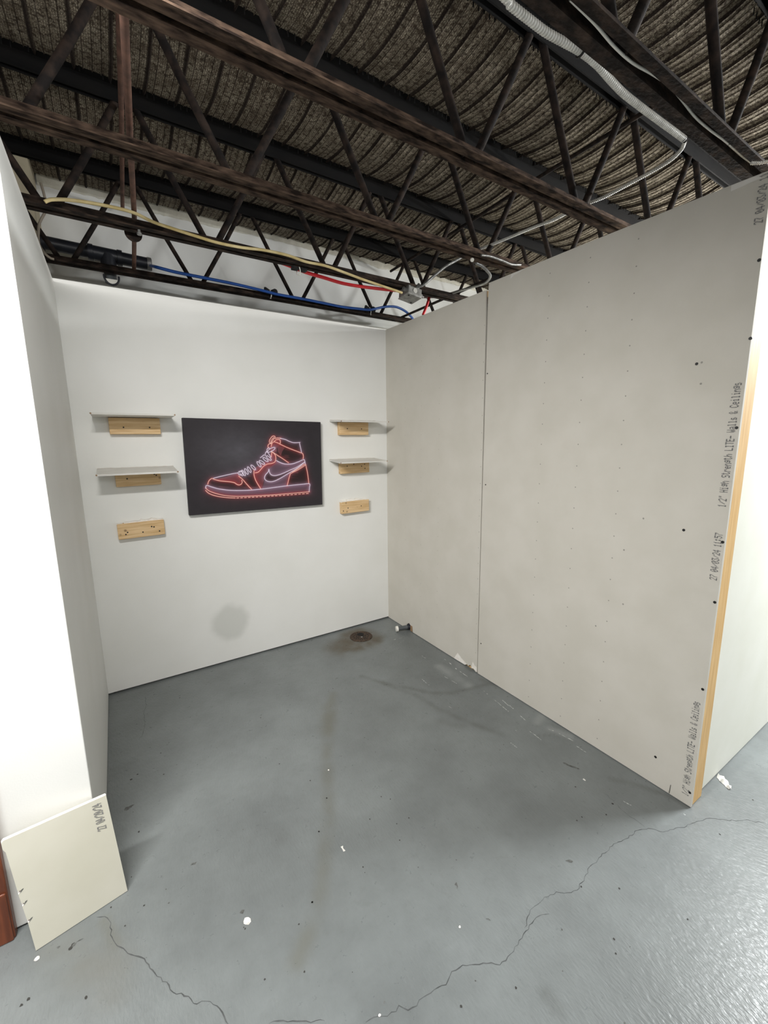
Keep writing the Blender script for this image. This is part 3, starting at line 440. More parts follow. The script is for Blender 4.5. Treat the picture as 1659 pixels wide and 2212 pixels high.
exA = [([(-.832,.005),(-.868,.062),(-.905,.040),(-.935,.030),(-.957,.019),(-.94,.007)], 2), ([(-1.003,.013),(-1.012,.062),(-1.030,.045),(-1.049,.040),(-1.0505,.010),(-1.02,.018)], 2)]
exB = [([(-1.212,2.330),(-1.218,2.3525),(-1.305,2.3515),(-1.27,2.344),(-1.235,2.341)], 2), ([(-2.158,2.318),(-2.158,2.336),(-2.238,2.333),(-2.238,2.321)], 2), ([(-2.183,.006),(-2.186,.048),(-2.1885,.048),(-2.1865,.006)], 3)]
sheetA = sheet_mb(A_out, marksA, exA).build('drywall_sheet', [M['paper'],M['mark'],M['gypsum'],M['pencil']], wall_right)
sheetB = sheet_mb(B_out, marksB, exB).build('drywall_sheet', [M['paper'],M['mark'],M['shelfw'],M['pencil']], wall_right)
tag(sheetA, 'narrow grey drywall sheet between the white back wall and the dark seam')
tag(sheetB, 'wide grey drywall sheet right of the dark seam, printed along its front edge')
for y, z in SCREWS:
    s = MB().disc((.002, y, z), .0052 if y < -1.2 else .0038, (-1,0,0), .0032).build('screw', M['dark'], wall_right)
    s.parent = sheetB; s.matrix_parent_inverse = Matrix()
# scuffed fragment on the sheet corner and end stud
st = MB().box(.0135,.1025,-2.2635,-2.225,.001,2.335).build('end_stud', M['stud'], wall_right, bevel=.002)
tag(st, 'bare pine stud at the open front end of the partition')
kn = MB().prism([(-.342,.004),(-.345,.060),(-.318,.060),(-.318,.004)], .0115, 0, .0003).build('torn_edge', M['kraft'], wall_right)
tag(kn, 'brown torn paper edge of the pipe hole')
# right wall running away from the partition, parallel to the back wall
ro = [(.106,.09),(.112,.06),(.108,.045),(.122,.028),(.116,.012),(.135,.006),(4,.004),(4,2.334),(.104,2.334)]
struct('wall_right_side', MB().prism(ro, .0127, 1, -2.251).box(.14,4,-2.236,-2.226,0,2.3), M['paperw'], 'ivory drywall wall running off to the right of the pine end stud')

# ---- dot-matrix printing
FONT = {
'0':'0E11131519110E','1':'040C040404040E','2':'0E11010204081F','3':'1F02040201110E','4':'02060A121F0202','5':'1F101E0101110E','7':'1F010204080808',
'/':'00010204081000','"':'0A0A0000000000',':':'000C0C000C0C00','-':'0000001F000000','&':'0C12140815120D','H':'1111111F111111','i':'04000C0404040E',
'g':'000F110F011E00','h':'10101619111111','S':'0F10100E01011E','t':'081C0808080906','r':'00001619101010','e':'00000E111F100E','n':'00001619111111',
'L':'1010101010101F','I':'0E04040404040E','T':'1F040404040404','E':'1F10101E10101F','W':'1111111515150A','a':'00000E010F110F','l':'0C04040404040E',
's':'00000E100E011E','C':'0E11101010110E',' ':'00000000000000',"'":'04040800000000'}
def lettering(text, y0, z0, length, height, parent, label, clip=9):
    """printed upwards along +Z on the sheet face; letter tops point to +Y; centre line y0"""
    mb = MB(); pitch = length/len(text); cw = pitch/6; rh = height/7
    for i, ch in enumerate(text):
        rows = [int(FONT[ch][2*k:2*k+2],16) for k in range(7)]
        for r, bits in enumerate(rows):
            for c in range(5):
                if bits >> (4-c) & 1:
                    z = z0+i*pitch+c*cw+.0003*random.random(); y = y0+height/2-(r+.5)*rh+.0006*math.sin(i*3.1+r)
                    if z > clip: continue
                    a, b = cw*.62, rh*.56
                    mb.add([(-.0012,y-b,z-a),(-.0012,y+b,z-a*.8),(-.0012,y+b*.8,z+a),(-.0012,y-b,z+a)], [(0,1,2,3)])
    o = mb.build('lettering', M['ink'], parent)
    o.parent = parent; o.matrix_parent_inverse = Matrix()
    return tag(o, label)
T1 = '1/2" High Strength LITE- Walls & Ceilings'
lettering(T1, -2.2425, 1.2486, .4376, .0245, sheetB, 'grey printed product line at mid height')
lettering(T1, -2.2405, .0444, .4241, .0245, sheetB, 'grey printed product line near the floor')
lettering('27 04/03/24 11:57', -2.2440, .9713, .1815, .0235, sheetB, 'grey printed date and time below the middle line')
lettering('27 04/03/24 11:57', -2.2450, 2.1843, .1815, .0235, sheetB, 'grey printed date at the top edge', clip=2.331)

# ------------------------------------------------------------------ steel joists
def angle_pair(mb, x0, x1, y, z, w, h, gap, up, t=.005):
    """two L angles back to back along X; flange at z; legs rise (up) or hang"""
    for s in (-1, 1):
        a, b = y+s*gap, y+s*(gap+w)
        mb.box(x0,x1,min(a,b),max(a,b),z-t/2,z+t/2)
        c, d = y+s*gap, y+s*(gap+t)
        z0, z1 = (z+t/2, z+h) if up else (z-h, z-t/2)
        mb.box(x0,x1,min(c,d),max(c,d),z0,z1)
JLAB = ['dark open-web steel joist closest to the white upper wall, carrying the blue tube',
        'rusted open-web steel joist second from the back wall, carrying the cream cable and junction box',
        'dusty open-web steel joist third from the back wall, the middle one of five',
        'dusty rust-brown open-web steel joist fourth from the back wall, between middle joist and conduit joist',
        'brown open-web steel joist nearest the viewer, with the fat flexible conduit strapped beside it']
def joist(k):
    y = JY[k]; root = empty('steel_joist', (-1.0, y, ZB), JLAB[k], 'steel joist', 'open-web steel joists under the ceiling')
    X0, X1 = -2.62, 2.5
    gap = .012 if k == 4 else .009
    mb = MB()
    if k == 4:
        mb.box(X0,X1,y+.012,y+.045,ZB-.0205,ZB-.0155).box(X0,X1,y+.012,y+.017,ZB-.0155,ZB+.018)
        mb.box(X0,X1,y-.038,y-.012,ZB-.0205,ZB-.0155).box(X0,X1,y-.017,y-.012,ZB-.0155,ZB+.018)
    elif k == 0: angle_pair(mb, X0, X1, y, ZB-.012, .024, .030, .008, True)
    else: angle_pair(mb, X0, X1, y, ZB-.018, .026 if k == 1 else .033, .036, gap, True)
    mb.build('bottom_chord', M['rustdark'] if k in (0,1,4) else M['rust'], root)
    mb = MB(); angle_pair(mb, X0, X1, y, ZD-.012, .045, .062, .010, False, t=.006)
    for x in np.arange(X0, X1, .026):                       # lath edge clips hanging along the chord
        if random.random() < .55:
            for s in (-1,1): mb.box(x, x+.004, y+s*.056-.001, y+s*.056+.001, ZD-.035-random.random()*.009, ZD-.012)
    mb.build('top_chord', M['topsteel'], root)
    x0, p = JX[k]; n0 = -2 if k else -1
    r = .0125 if k == 0 else .0145
    for i in range(n0, 8):
        xb = x0+p*i
        if xb > X1-.1: break
        for s in (-1, 1):
            xa, xt = xb+s*.032, xb+s*(p/2-.028)
            if not (X0 < xt < X1): continue
            yo = y
            w = MB().tube([(xa-s*.012,yo,ZB-.008),(xa,yo,ZB+.012),(xa+(xt-xa)*.5,yo,(ZB+ZD-.05)/2),(xt,yo,ZD-.05),(xt+s*.010,yo,ZD-.02)], r, 10)
            w.build('web_bar', M['web'], root, smooth=True)
    return root
for k in range(5): joist(k)

# bridging rods across the joists
def rodthing(name, pts, r, m, label, cat='bridging rod', group='bridging rods across the joists'):
    o = MB().tube(pts, r, 10).build(name, m, smooth=True); tag(o, label, cat, group); return o
rodthing('bridging_rod', [(-1.645,.150,ZB+.020),(-1.665,-.5,ZB+.045),(-1.70,-1.09,ZB+.045),(-1.728,-1.60,ZB+.045)], .0105, M['rod'], 'red-brown rusty rod crossing the joists at lower level on the left, over the black pipe')
rodthing('bridging_rod', [(-1.658,.34,ZT-.012),(-1.676,-.5,ZT-.012),(-1.69,-1.0,ZT-.012),(-1.70,-1.66,ZT-.012)], .0105, M['rod'], 'dull brown rod high under the deck at left, ending at the upper wall')
rodthing('bridging_rod', [(.240,.16,ZB+.03),(.240,-.5,ZB+.03),(.240,-.85,ZB+.03)], .009, M['web'], 'thin black rod running just over the partition top at its back end')
rodthing('bridging_rod', [(.250,.30,ZT-.012),(.250,-.5,ZT-.012),(.235,-1.1,ZT-.012),(.24,-1.75,ZT-.012)], .0095, M['web'], 'thin dark rod crossing the joists high under the deck above the junction box')

# beam clamp where the rusty rod crosses the second joist
bc = empty('beam_clamp', (-1.672,-.497,ZB-.02), 'black round beam clamp with a shiny bolt on the second joist at left', 'clamp')
MB().disc((-1.672,-.455,ZB-.005), .036, (0,1,0), .008, 20).build('clamp_plate', M['rustdark'], bc, smooth=True)
MB().tube([(-1.655,-.535,ZB+.012),(-1.655,-.54,ZB-.038)], .0055, 8).disc((-1.655,-.54,ZB-.042), .010, (0,0,1), .009, 6).build('bolt', M['galv'], bc)

# ---- black drain pipe with a tee
dp = empty('drain_pipe', (-1.75,.19,2.56), 'black plastic drain pipe with a tee hanging behind the rear joist at left', 'pipe')
def pp(x): return (x, .205, 2.573-.012*(x+2.07)/.54)
MB().tube([pp(-2.12),pp(-1.55)], .0335, 20).build('pipe', M['abs'], dp, smooth=True)
MB().tube([pp(-2.12),pp(-2.05)], .041, 20).build('coupling', M['abs'], dp, smooth=True)
tee = MB().tube([pp(-1.86),pp(-1.835),pp(-1.834),pp(-1.72),pp(-1.719),pp(-1.695)], [.042,.042,.038,.038,.042,.042], 20)
tee.tube([(-1.765,.205,2.565),(-1.765,.200,2.52),(-1.765,.195,2.50)], [.042,.040,.036], 18)
tee.build('tee', M['abs'], dp, smooth=True)
MB().tube([(-1.765,.195,2.51),(-1.762,.185,2.415)], .031, 18).build('drop_pipe', M['greyp'], dp, smooth=True)
ring = [( -1.760+.036*math.cos(a), .148, 2.437+.043*math.sin(a)) for a in np.linspace(math.pi*.95, math.pi*2.05, 18)]
MB().tube(ring, .0055, 8).build('collar', M['abs'], dp, smooth=True)
MB().prism([(-1.790,2.424),(-1.760,2.424),(-1.730,2.424),(-1.735,2.412),(-1.745,2.403),(-1.760,2.399),(-1.775,2.403),(-1.785,2.412)], .006, 1, .1465).build('stub_end', M['cap'], dp)
hc = MB().tube([pp(-1.568),pp(-1.548)], .0365, 20).build('hose_clamp', M['galv'], dp, smooth=True)
s = MB().box(-1.572,-1.545,.19,.22,2.592,2.612).build('clamp_screw', M['galv'], dp); s.parent = hc; s.matrix_parent_inverse = Matrix.Translation(-dp.location)
MB().disc(pp(-1.551), .0345, (1,0,0), .006, 20).build('end_cap', M['abs'], dp, smooth=True)

# ---- tubes and cables
def cable(name, pts, r, m, label, cat, n=10, step=.012, smooth=True):
    P = resample(spline(pts), step)
    o = MB().tube(P, r, n).build(name, m, smooth=smooth); return tag(o, label, cat)
cable('cream_cable', [(p[0],p[1]-.004,p[2]) for p in YELLOW], .0068, M['yellow'], 'cream sheathed electrical cable sagging along the second joist to the junction box', 'cable')
cable('red_tube', [(-1.5,-.515,2.458),(-1.2,-.512,2.456),(-1.0,-.50,2.450)]+RED[3:], .0095, M['red'], 'bright red plastic tube under the second joist, turning down behind the partition', 'tube')
cable('blue_tube', [( -1.552,.199,2.553)]+BLUE, .0088, M['blue'], 'blue plastic tube from the black drain pipe along the rear joist', 'tube')
cable('grey_cable', GREYCABLE, .006, M['cablegrey'], 'thin beige-grey cable hanging down the left wall corner beside the pipe end', 'cable')
# foam wraps with zip ties
def wrap(x, y, z, label, low=False):
    root = empty('foam_wrap', (x,y,z), label, 'foam wrap', 'black foam wraps tied to the joists')
    for s in (-1,1):
        a = [(x+s*.004,y,z),(x+s*.016,y-.003,z+.003),(x+s*.034,y-.002,z+.008),(x+s*.040,y,z+.009)]
        MB().tube(a, [.015,.019,.023,.021], 12).build('foam_half', M['foam'], root, smooth=True)
    ring = [(x+.004*math.sin(a*2), y+.021*math.cos(a), z-.006+.026*math.sin(a)) for a in np.linspace(0, 2*math.pi, 18)]
    MB().tube(ring, .0026, 6).tube([(x,y-.022,z-.02),(x-.008,y-.034,z-.046)], .0022, 6).build('zip_tie', M['cap'], root, smooth=True)
wrap(-.866,.075,2.478, 'black foam wrap with white zip tie around the blue tube below the red tube')
wrap(-.098,.075,2.482, 'black foam wrap with white zip tie where the blue tube arches, near the partition')
wrap(-.892,-.500,2.438, 'black foam wrap with white zip tie around the red tube under the second joist')

# junction box
jb = empty('junction_box', (-.165,-.545,2.41), 'grey steel junction box hanging under the second joist near the partition', 'junction box')
R = Matrix.Translation((-.165,-.545,2.41)) @ Matrix.Rotation(math.radians(8),4,'Y') @ Matrix.Rotation(math.radians(-4),4,'X')
def jpart(name, mb, m, **k):
    mb.v = [tuple(R @ Vector(v)) for v in mb.v]; return mb.build(name, m, jb, **k)
jpart('box_body', MB().box(-.052,.052,-.052,.052,-.02,.030), M['galv'], bevel=.004)
jpart('cover_plate', MB().box(-.055,.055,-.055,.055,-.026,-.0205), M['galv'], bevel=.003)
for sx, sy in ((-.035,-.035),(.035,.035)): jpart('cover_screw', MB().disc((sx,sy,-.026), .005, (0,0,-1), .003, 10), M['dark'])
jpart('knockout', MB().disc((0,-.052,.006), .015, (0,-1,0), .002, 18), M['flexm'])
jpart('connector', MB().disc((.052,-.02,.006), .014, (1,0,0), .022, 14), M['galv'])
jpart('connector', MB().disc((-.052,-.02,.010), .012, (-1,0,0), .018, 14), M['galv'])
jpart('connector', MB().disc((.02,-.04,.030), .012, (0.4,-.5,1), .03, 14), M['galv'])
# flexible conduits
def corrug(pts, r, pitch, amp, n=12):
    P = resample(spline(pts), pitch/4); rad = [r+amp*(1 if i%4 in (1,2) else -1) for i in range(len(P))]
    return MB().tube(P, rad, n)
fc = empty('flexible_conduit', tuple(FLEX[5]), 'fat bright corrugated steel conduit running beside the nearest joist', 'conduit')
corrug([(-1.35,-2.045,2.51)]+FLEX, .0080, .0085, .0018, 14).build('conduit', M['flexm'], fc, smooth=True)
e = Vector(FLEX[-1]); d = (e-Vector(FLEX[-2])).normalized()
MB().tube([e-d*.004, e+d*.012], .0085, 14).build('end_fitting', M['web'], fc, smooth=True)
q = Vector(FLEX[5]); sring = [(q.x+.003*math.sin(a), q.y+.0112*math.cos(a), q.z+.0112*math.sin(a)) for a in np.linspace(0,2*math.pi,20)]
MB().tube(sring, .0035, 6).tube([(q.x,q.y-.024,q.z),(q.x,q.y-.06,q.z+.03)], .004, 6).build('strap', M['dark'], fc, smooth=True)
o = corrug([tuple(e+d*.008)]+MC1[1:], .0058, .007, .0010).build('armored_cable', M['flexm'], smooth=True)
tag(o, 'slim corrugated steel cable curving from the fat conduit end down over the fourth joist', 'cable')
o = corrug(MC2[:-1]+[[-.135,-.60,2.447]], .0075, .007, .0009).build('armored_cable', M['galv'], smooth=True)
tag(o, 'straight grey steel cable dropping from the middle joist into the junction box', 'cable')
o = corrug([[-.10,-.565,2.408],[-.03,-.50,2.43]]+MC3, .0075, .007, .0009).build('armored_cable', M['galv'], smooth=True)
tag(o, 'grey steel cable looping from the junction box around the partition top to the middle joist', 'cable')
o = corrug(MC4, .0052, .008, .0005).build('armored_cable', M['galv'], smooth=True)
tag(o, 'short grey steel cable lying along the middle joist beside the partition top', 'cable')
o = corrug(MC5[1:], .0045, .007, .0009).build('armored_cable', M['flexm'], smooth=True)
tag(o, 'short corrugated steel cable above the top right corner of the partition', 'cable')
o = cable('white_wire', [(x,-2.150+.004*math.sin(x*17),2.452+.007*math.sin(x*11)) for x in np.arange(-.9,.2,.09)], .0034, M['cap'], 'thin white wire lying in the gap of the nearest joist bottom chord', 'wire')
kb = MB(); kb.disc((-.1987,-1.128,2.412), .0095, (-.2,-1,-.6), .008, 12)
tag(kb.build('cable_clip', M['cap'], smooth=True), 'small white round clip on the middle joist above the junction box', 'clip')

# ------------------------------------------------------------------ shelves and cleats on the back wall
def cleat(x0, x1, z0, z1, tilt, label, screws, residue=None):
    root = empty('wood_cleat', ((x0+x1)/2, 0, (z0+z1)/2), label, 'wooden cleat', 'pine cleats on the back wall')
    o = MB().box(x0,x1,-.0385,-.0015,z0,z1).build('block', M['pine'], root, bevel=.003)
    for sx, sz in screws:
        MB().disc((x0+(x1-x0)*sx,-.0378,z0+(z1-z0)*sz), .0042, (0,-1,0), .0016, 10).build('screw', M['dark'], root)
    if residue:
        mb = MB()
        for a, b, h, t in residue:
            n = 7; xa, xb = x0+(x1-x0)*a, x0+(x1-x0)*b
            top = [(xa+(xb-xa)*i/n, z1-.001+h*random.uniform(.45,1)) for i in range(n+1)]
            mb.prism([(xa,z1-.003)]+top+[(xb,z1-.003)], t, 1, -.003-t)
        mb.build('gypsum_residue', M['gypsum'], root)
    root.rotation_euler[1] = math.radians(tilt); return root
def shelf(x0, x1, zb, zf, depth, label):
    root = empty('drywall_shelf', ((x0+x1)/2,-.003,zb), label, 'shelf', 'drywall offcut shelves on the back wall')
    t = .0095; n = 26; mb = MB()
    mb.add([(x0,-.003,zb),(x1,-.003,zb),(x1,-depth,zf),(x0,-depth,zf),(x0,-.003,zb-t),(x1,-.003,zb-t),(x1,-depth,zf-t),(x0,-depth,zf-t)],
           [(0,1,2,3),(7,6,5,4),(3,2,6,7),(0,3,7,4),(1,5,6,2),(0,4,5,1)], 0)
    mb.build('board', [M['shelfw']], root)
    eb = MB(); xs = np.linspace(x0, x1, n)
    V = []
    for x in xs: V += [(x,-.004,zb+.0005),(x,-.004,zb+random.uniform(.0015,.0045)),(x,-.010,zb+.0008)]
    eb.add(V, [f for i in range(n-1) for f in ((3*i,3*i+3,3*i+4,3*i+1),(3*i+1,3*i+4,3*i+5,3*i+2))])
    eb.build('torn_back_edge', M['gypsum'], root)
    for x in (x0, x1):
        s = 1 if x == x0 else -1
        MB().add([(x,-depth-.0004,zf-t),(x-s*.004,-depth-.002,zf-t*.4),(x,-depth-.0006,zf+.001),(x+s*.006,-depth-.0006,zf-t*.5)], [(0,1,2,3)]).build('torn_corner', M['kraft'], root)
    return root
shelf(-1.930,-1.540,1.656,1.659,.20, 'white drywall shelf left of the sneaker picture, upper of the two')
shelf(-1.938,-1.551,1.362,1.342,.20, 'white drywall shelf left of the sneaker picture, lower of the two')
shelf(-.498,-.106,1.651,1.641,.19, 'white drywall shelf right of the sneaker picture, upper of the two')
shelf(-.510,-.121,1.366,1.352,.19, 'white drywall shelf right of the sneaker picture, lower of the two')
cleat(-1.857,-1.604,1.552,1.643,0, 'pine cleat under the upper shelf left of the sneaker picture', [(.27,.42),(.78,.42)])
cleat(-1.857,-1.628,1.257,1.346,-.6, 'pine cleat under the lower shelf left of the sneaker picture', [(.25,.5),(.86,.7),(.9,.62)])
cleat(-1.876,-1.635,.953,1.044,-.8, 'bare pine cleat with broken gypsum on top, lowest at the left of the sneaker picture', [(.2,.42),(.16,.3),(.72,.62),(.77,.58),(.52,.32),(.88,.26)], [(0,.12,.004,.03),(.15,.55,.011,.03),(.5,.85,.016,.026),(.8,1,.006,.03)])
cleat(-.436,-.190,1.544,1.637,0, 'pine cleat under the upper shelf right of the sneaker picture', [(.26,.5),(.75,.48)])
cleat(-.436,-.188,1.258,1.349,-.5, 'pine cleat under the lower shelf right of the sneaker picture', [(.22,.62),(.72,.55),(.83,.7),(.84,.35),(.45,.75)])
cleat(-.436,-.196,.955,1.046,-.9, 'bare pine cleat with a white gypsum lip, lowest at the right of the sneaker picture', [(.22,.45),(.7,.5),(.05,.25)], [(0,.2,.004,.034),(.22,.72,.016,.012),(.2,.85,.007,.03),(.85,1,.003,.034)])

# ------------------------------------------------------------------ canvas print of a neon sneaker
cv = empty('canvas_print', (-1.038,0,1.345), 'black stretched canvas print of a neon-lit high-top sneaker on the back wall', 'picture')
def canvas():
    x0, x1, z0, z1, y = -1.488, -.587, 1.0465, 1.6425, -.036
    b = MB().box(x0,x1,y+.0012,-.002,z0,z1).build('stretched_canvas', mat('black_canvas', lin(40,38,42), lin(48,46,51), scale=200, rough=.7), cv, bevel=.003)
    nu, nv = 520, 344
    uu, vv = np.meshgrid(np.linspace(0,1,nu), np.linspace(0,1,nv)); P = np.stack([uu.ravel(), vv.ravel()], 1)
    asp = np.array([.901,.596]); Q = P*asp
    S = lambda *c: np.array(c, float)/255
    d = np.linalg.norm((P-np.array([.36,.66]))/np.array([.42,.42]), axis=1)
    w = np.clip(1-d, 0, 1)[:,None]**1.2
    C = S(47,43,47)*(1-w)+S(80,78,84)*w
    dn = np.linalg.norm((P-np.array([.55,.18]))/np.array([.55,.22]), axis=1); w = (np.clip(1-dn,0,1)[:,None])*.5
    C = C*(1-w)+S(66,42,48)*w
    C *= (1+.08*(vnoise(P,22,4)-.5)+.05*(vnoise(P,60,9)-.5))[:,None]
    dist = {}
    for c in 'ow':
        D = np.full(len(P), 9.)
        for k, l in SHOE:
            if k == c:
                q_ = [Vector((p[0]*asp[0], p[1]*asp[1], 0)) for p in l]
                if len(q_) > 2: q_ = spline(q_, 5)
                D = np.minimum(D, poly_dist(Q, [np.array((p.x,p.y)) for p in q_]))
        dist[c] = D
    # wide printed halo behind the outline
    h = np.exp(-(dist['o']/.020)**1.3)*.45; C = C*(1-h[:,None])+S(112,54,62)*h[:,None]
    h = np.exp(-(dist['w']/.026)**1.3)*.40; C = C*(1-h[:,None])+S(110,82,100)*h[:,None]
    pal = {'mauve':(S(108,80,98),.66), 'black':(S(42,25,27),.93), 'red':(S(132,54,60),.62), 'redm':(S(112,62,68),.85)}
    def inside(poly):
        x, y = P[:,0], P[:,1]; r = np.zeros(len(P), bool); n = len(poly)
        for i in range(n):
            (xa, ya), (xb, yb) = poly[i], poly[i-1]
            cnd = ((ya > y) != (yb > y)) & (x < (xb-xa)*(y-ya)/((yb-ya) or 1e-9)+xa); r ^= cnd
        return r
    shoe = np.zeros(len(P))
    for k, poly in FILLS:
        c, a = pal[k]; msk = inside(poly); shoe = np.maximum(shoe, msk); C[msk] = C[msk]*(1-a)+c*a
    # streaks of printed reflection inside the dark panels
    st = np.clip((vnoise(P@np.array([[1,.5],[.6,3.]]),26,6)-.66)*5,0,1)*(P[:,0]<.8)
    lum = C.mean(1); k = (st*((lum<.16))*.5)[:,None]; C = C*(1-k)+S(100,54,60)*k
    # the printed glow inside the shoe
    h = np.exp(-(dist['o']/.017)**1.4)*.30; h = h*shoe; C = C*(1-h[:,None])+S(196,62,64)*h[:,None]
    h = np.exp(-(dist['w']/.020)**1.4)*.36; h = h*shoe; C = C*(1-h[:,None])+S(172,140,166)*h[:,None]
    # tight neon glow and bright cores
    g = np.exp(-(dist['o']/.0058)**1.2)*.7; C = C*(1-g[:,None])+S(214,78,76)*g[:,None]
    g = np.exp(-(dist['w']/.0070)**1.2)*.55; C = C*(1-g[:,None])+S(178,152,180)*g[:,None]
    sm = lambda D, r: np.clip((r+.0011-D)/.0018, 0, 1)[:,None]
    a = sm(dist['o'], .0018); C = C*(1-a)+S(255,206,192)*a
    a = sm(dist['w'], .0018); C = C*(1-a)+S(238,226,244)*a
    C = np.clip(C, 0, 1); C = np.where(C <= .04045, C/12.92, ((C+.055)/1.055)**2.4)
    mb = MB(); mb.v = [(x0+.002+(x1-x0-.004)*u, y, z0+.002+(z1-z0-.004)*v) for u, v in P]
    mb.f = [(j*nu+i, j*nu+i+1, (j+1)*nu+i+1, (j+1)*nu+i) for j in range(nv-1) for i in range(nu-1)]; mb.m = [0]*len(mb.f)
    m = bpy.data.materials.new('printed_canvas'); m.use_nodes = True; nt = m.node_tree; bs = nt.nodes['Principled BSDF']
    at = nt.nodes.new('ShaderNodeAttribute'); at.attribute_name = 'print'; nt.links.new(at.outputs['Color'], bs.inputs['Base Color'])
    bs.inputs['Roughness'].default_value = .62; bs.inputs['Specular IOR Level'].default_value = .3
    o = mb.build('printed_sneaker', m, cv)
    a = o.data.color_attributes.new('print', 'FLOAT_COLOR', 'POINT')
    a.data.foreach_set('color', np.concatenate([C, np.ones((len(C),1))], 1).ravel())
    tag(o, 'neon red and white sneaker design printed on black')
canvas()
cv.rotation_euler[1] = math.radians(.85)

# ------------------------------------------------------------------ things on the floor
# floor drain
fd = empty('floor_drain', (-.372,-.180,0), 'rusty round cast-iron drain cover set in the floor near the back corner', 'floor drain')
prof = [(.088,.0008),(.086,.004),(.076,.005),(.074,.003)]
mb = MB(); n = 40
V = [(-.372+r*math.cos(2*math.pi*k/n), -.180+r*math.sin(2*math.pi*k/n), z) for r, z in prof for k in range(n)]
mb.add(V, [(j*n+k, j*n+(k+1)%n, (j+1)*n+(k+1)%n, (j+1)*n+k) for j in range(3) for k in range(n)]).build('rim', M['iron'], fd, smooth=True)
MB().disc((-.372,-.180,.0008), .0745, (0,0,1), .0030, 40).build('grate', M['iron'], fd)
hb = MB()
for rr, cnt in ((.056,20),(.036,12),(.018,6)):
    for k in range(cnt):
        a = 2*math.pi*k/cnt; hb.disc((-.372+rr*math.cos(a), -.180+rr*math.sin(a), .0036), .0052, (0,0,1), .0006, 8)
hb.build('drain_holes', M['hole'], fd)
hole = MB(); hole.add([(-.372+a, -.180+b, .0046) for a, b in ((-.012,.012),(.004,-.006),(.024,.0),(.034,.030),(.02,.055),(-.002,.052),(-.016,.034))], [tuple(range(7))]).build('broken_gap', M['hole'], fd)
MB().box(-.384,-.372,-.206,-.196,.004,.009).build('screw_head', M['galv'], fd, bevel=.002)
# pipe stub
ps = empty('pipe_stub', (0,-.302,.034), 'grey pipe stub with white cap poking out of the partition near the drain', 'pipe stub')
MB().tube([(.03,-.305,.030),(-.085,-.268,.0245)], .0165, 16).build('pipe', M['greyp'], ps, smooth=True)
MB().tube([(.012,-.300,.031),(-.010,-.292,.030)], .021, 16).build('sleeve', M['abs'], ps, smooth=True)
MB().tube([(-.085,-.268,.0245),(-.101,-.263,.0238)], [.0225,.0215], 18).build('cap', M['cap'], ps, smooth=True)
# leaning board
b0, b1 = Vector((-2.195,-1.423,.002)), Vector((-1.958,-1.374,.002))
def board():
    root = empty('drywall_offcut', tuple((b0+b1)/2), 'grey drywall offcut leaning on the white left wall end beside the brown casing', 'drywall offcut')
    ex = (b1-b0).normalized(); L = (b1-b0).length
    tr = Vector((-1.9835,YL-.0165,.356)); uu = tr-b1; tl = b0+uu*1.048-ex*.014
    up = ((tl-b0)+(tr-b1))/2
    nrm = ex.cross(up).normalized()
    if nrm.y > 0: nrm = -nrm                         # faces the viewer
    def pt(u, v, d=0):
        p = (b0*(1-u)+b1*u)*(1-v)+(tl*(1-u)+tr*u)*v; return p+nrm*d
    out = [(0,0),(1,0),(1.0,1),(0.02,1),(0.0,.985),(-.004,.93),(.012,.90),(0.006,.55),(.035,.548),(.036,.535),(.004,.525),(.006,.44),(.028,.437),(.03,.424),(.006,.415),(.008,.285),(.034,.28),(.035,.268),(.008,.26)]
    n = len(out); t = .0127
    V = [pt(u,v) for u, v in out]+[pt(u,v,-t) for u, v in out]
    F = [tuple(range(n)), tuple(range(2*n-1,n-1,-1))]
    mb = MB().add(V, F, 0)
    mb.add(V, [(i,(i+1)%n,(i+1)%n+n,i+n) for i in range(n)], 1)
    mb.build('panel', [M['paperw2'],M['gypsum']], root)
    # broken screw notches
    for v in (.535,.425,.268):
        MB().add([pt(.016,v-.009,.0008),pt(.055,v+.012,.0008),pt(.062,v+.020,.0008),pt(.04,v+.016,.0008)], [(0,1,2,3)]).build('torn_notch', M['smear'], root)
    # printing, running up the right side
    text = "27 04/20/24 11"; lb = MB(); v0, v1 = .70, 1.035; pit = (v1-v0)/len(text); cw = pit/6; uc, uh = .885, .095
    for i, ch in enumerate(text):
        for r in range(7):
            bits = int(FONT[ch][2*r:2*r+2],16)
            for c in range(5):
                if bits >> (4-c) & 1:
                    v = v0+i*pit+c*cw; u = uc-uh/2+(r+.5)*uh/7
                    if v > .985: continue
                    a, b = cw*.6, uh/7*.55
                    lb.add([pt(u-b,v-a,.0011),pt(u+b,v-a,.0011),pt(u+b,v+a,.0011),pt(u-b,v+a,.0011)], [(0,1,2,3)])
    tag(lb.build('lettering', M['ink'], root), 'grey printed date along the right edge')
M['paperw2'] = mat('cream_drywall_paper', lin(198,195,179), lin(205,202,188), scale=5, rough=.85)
board()
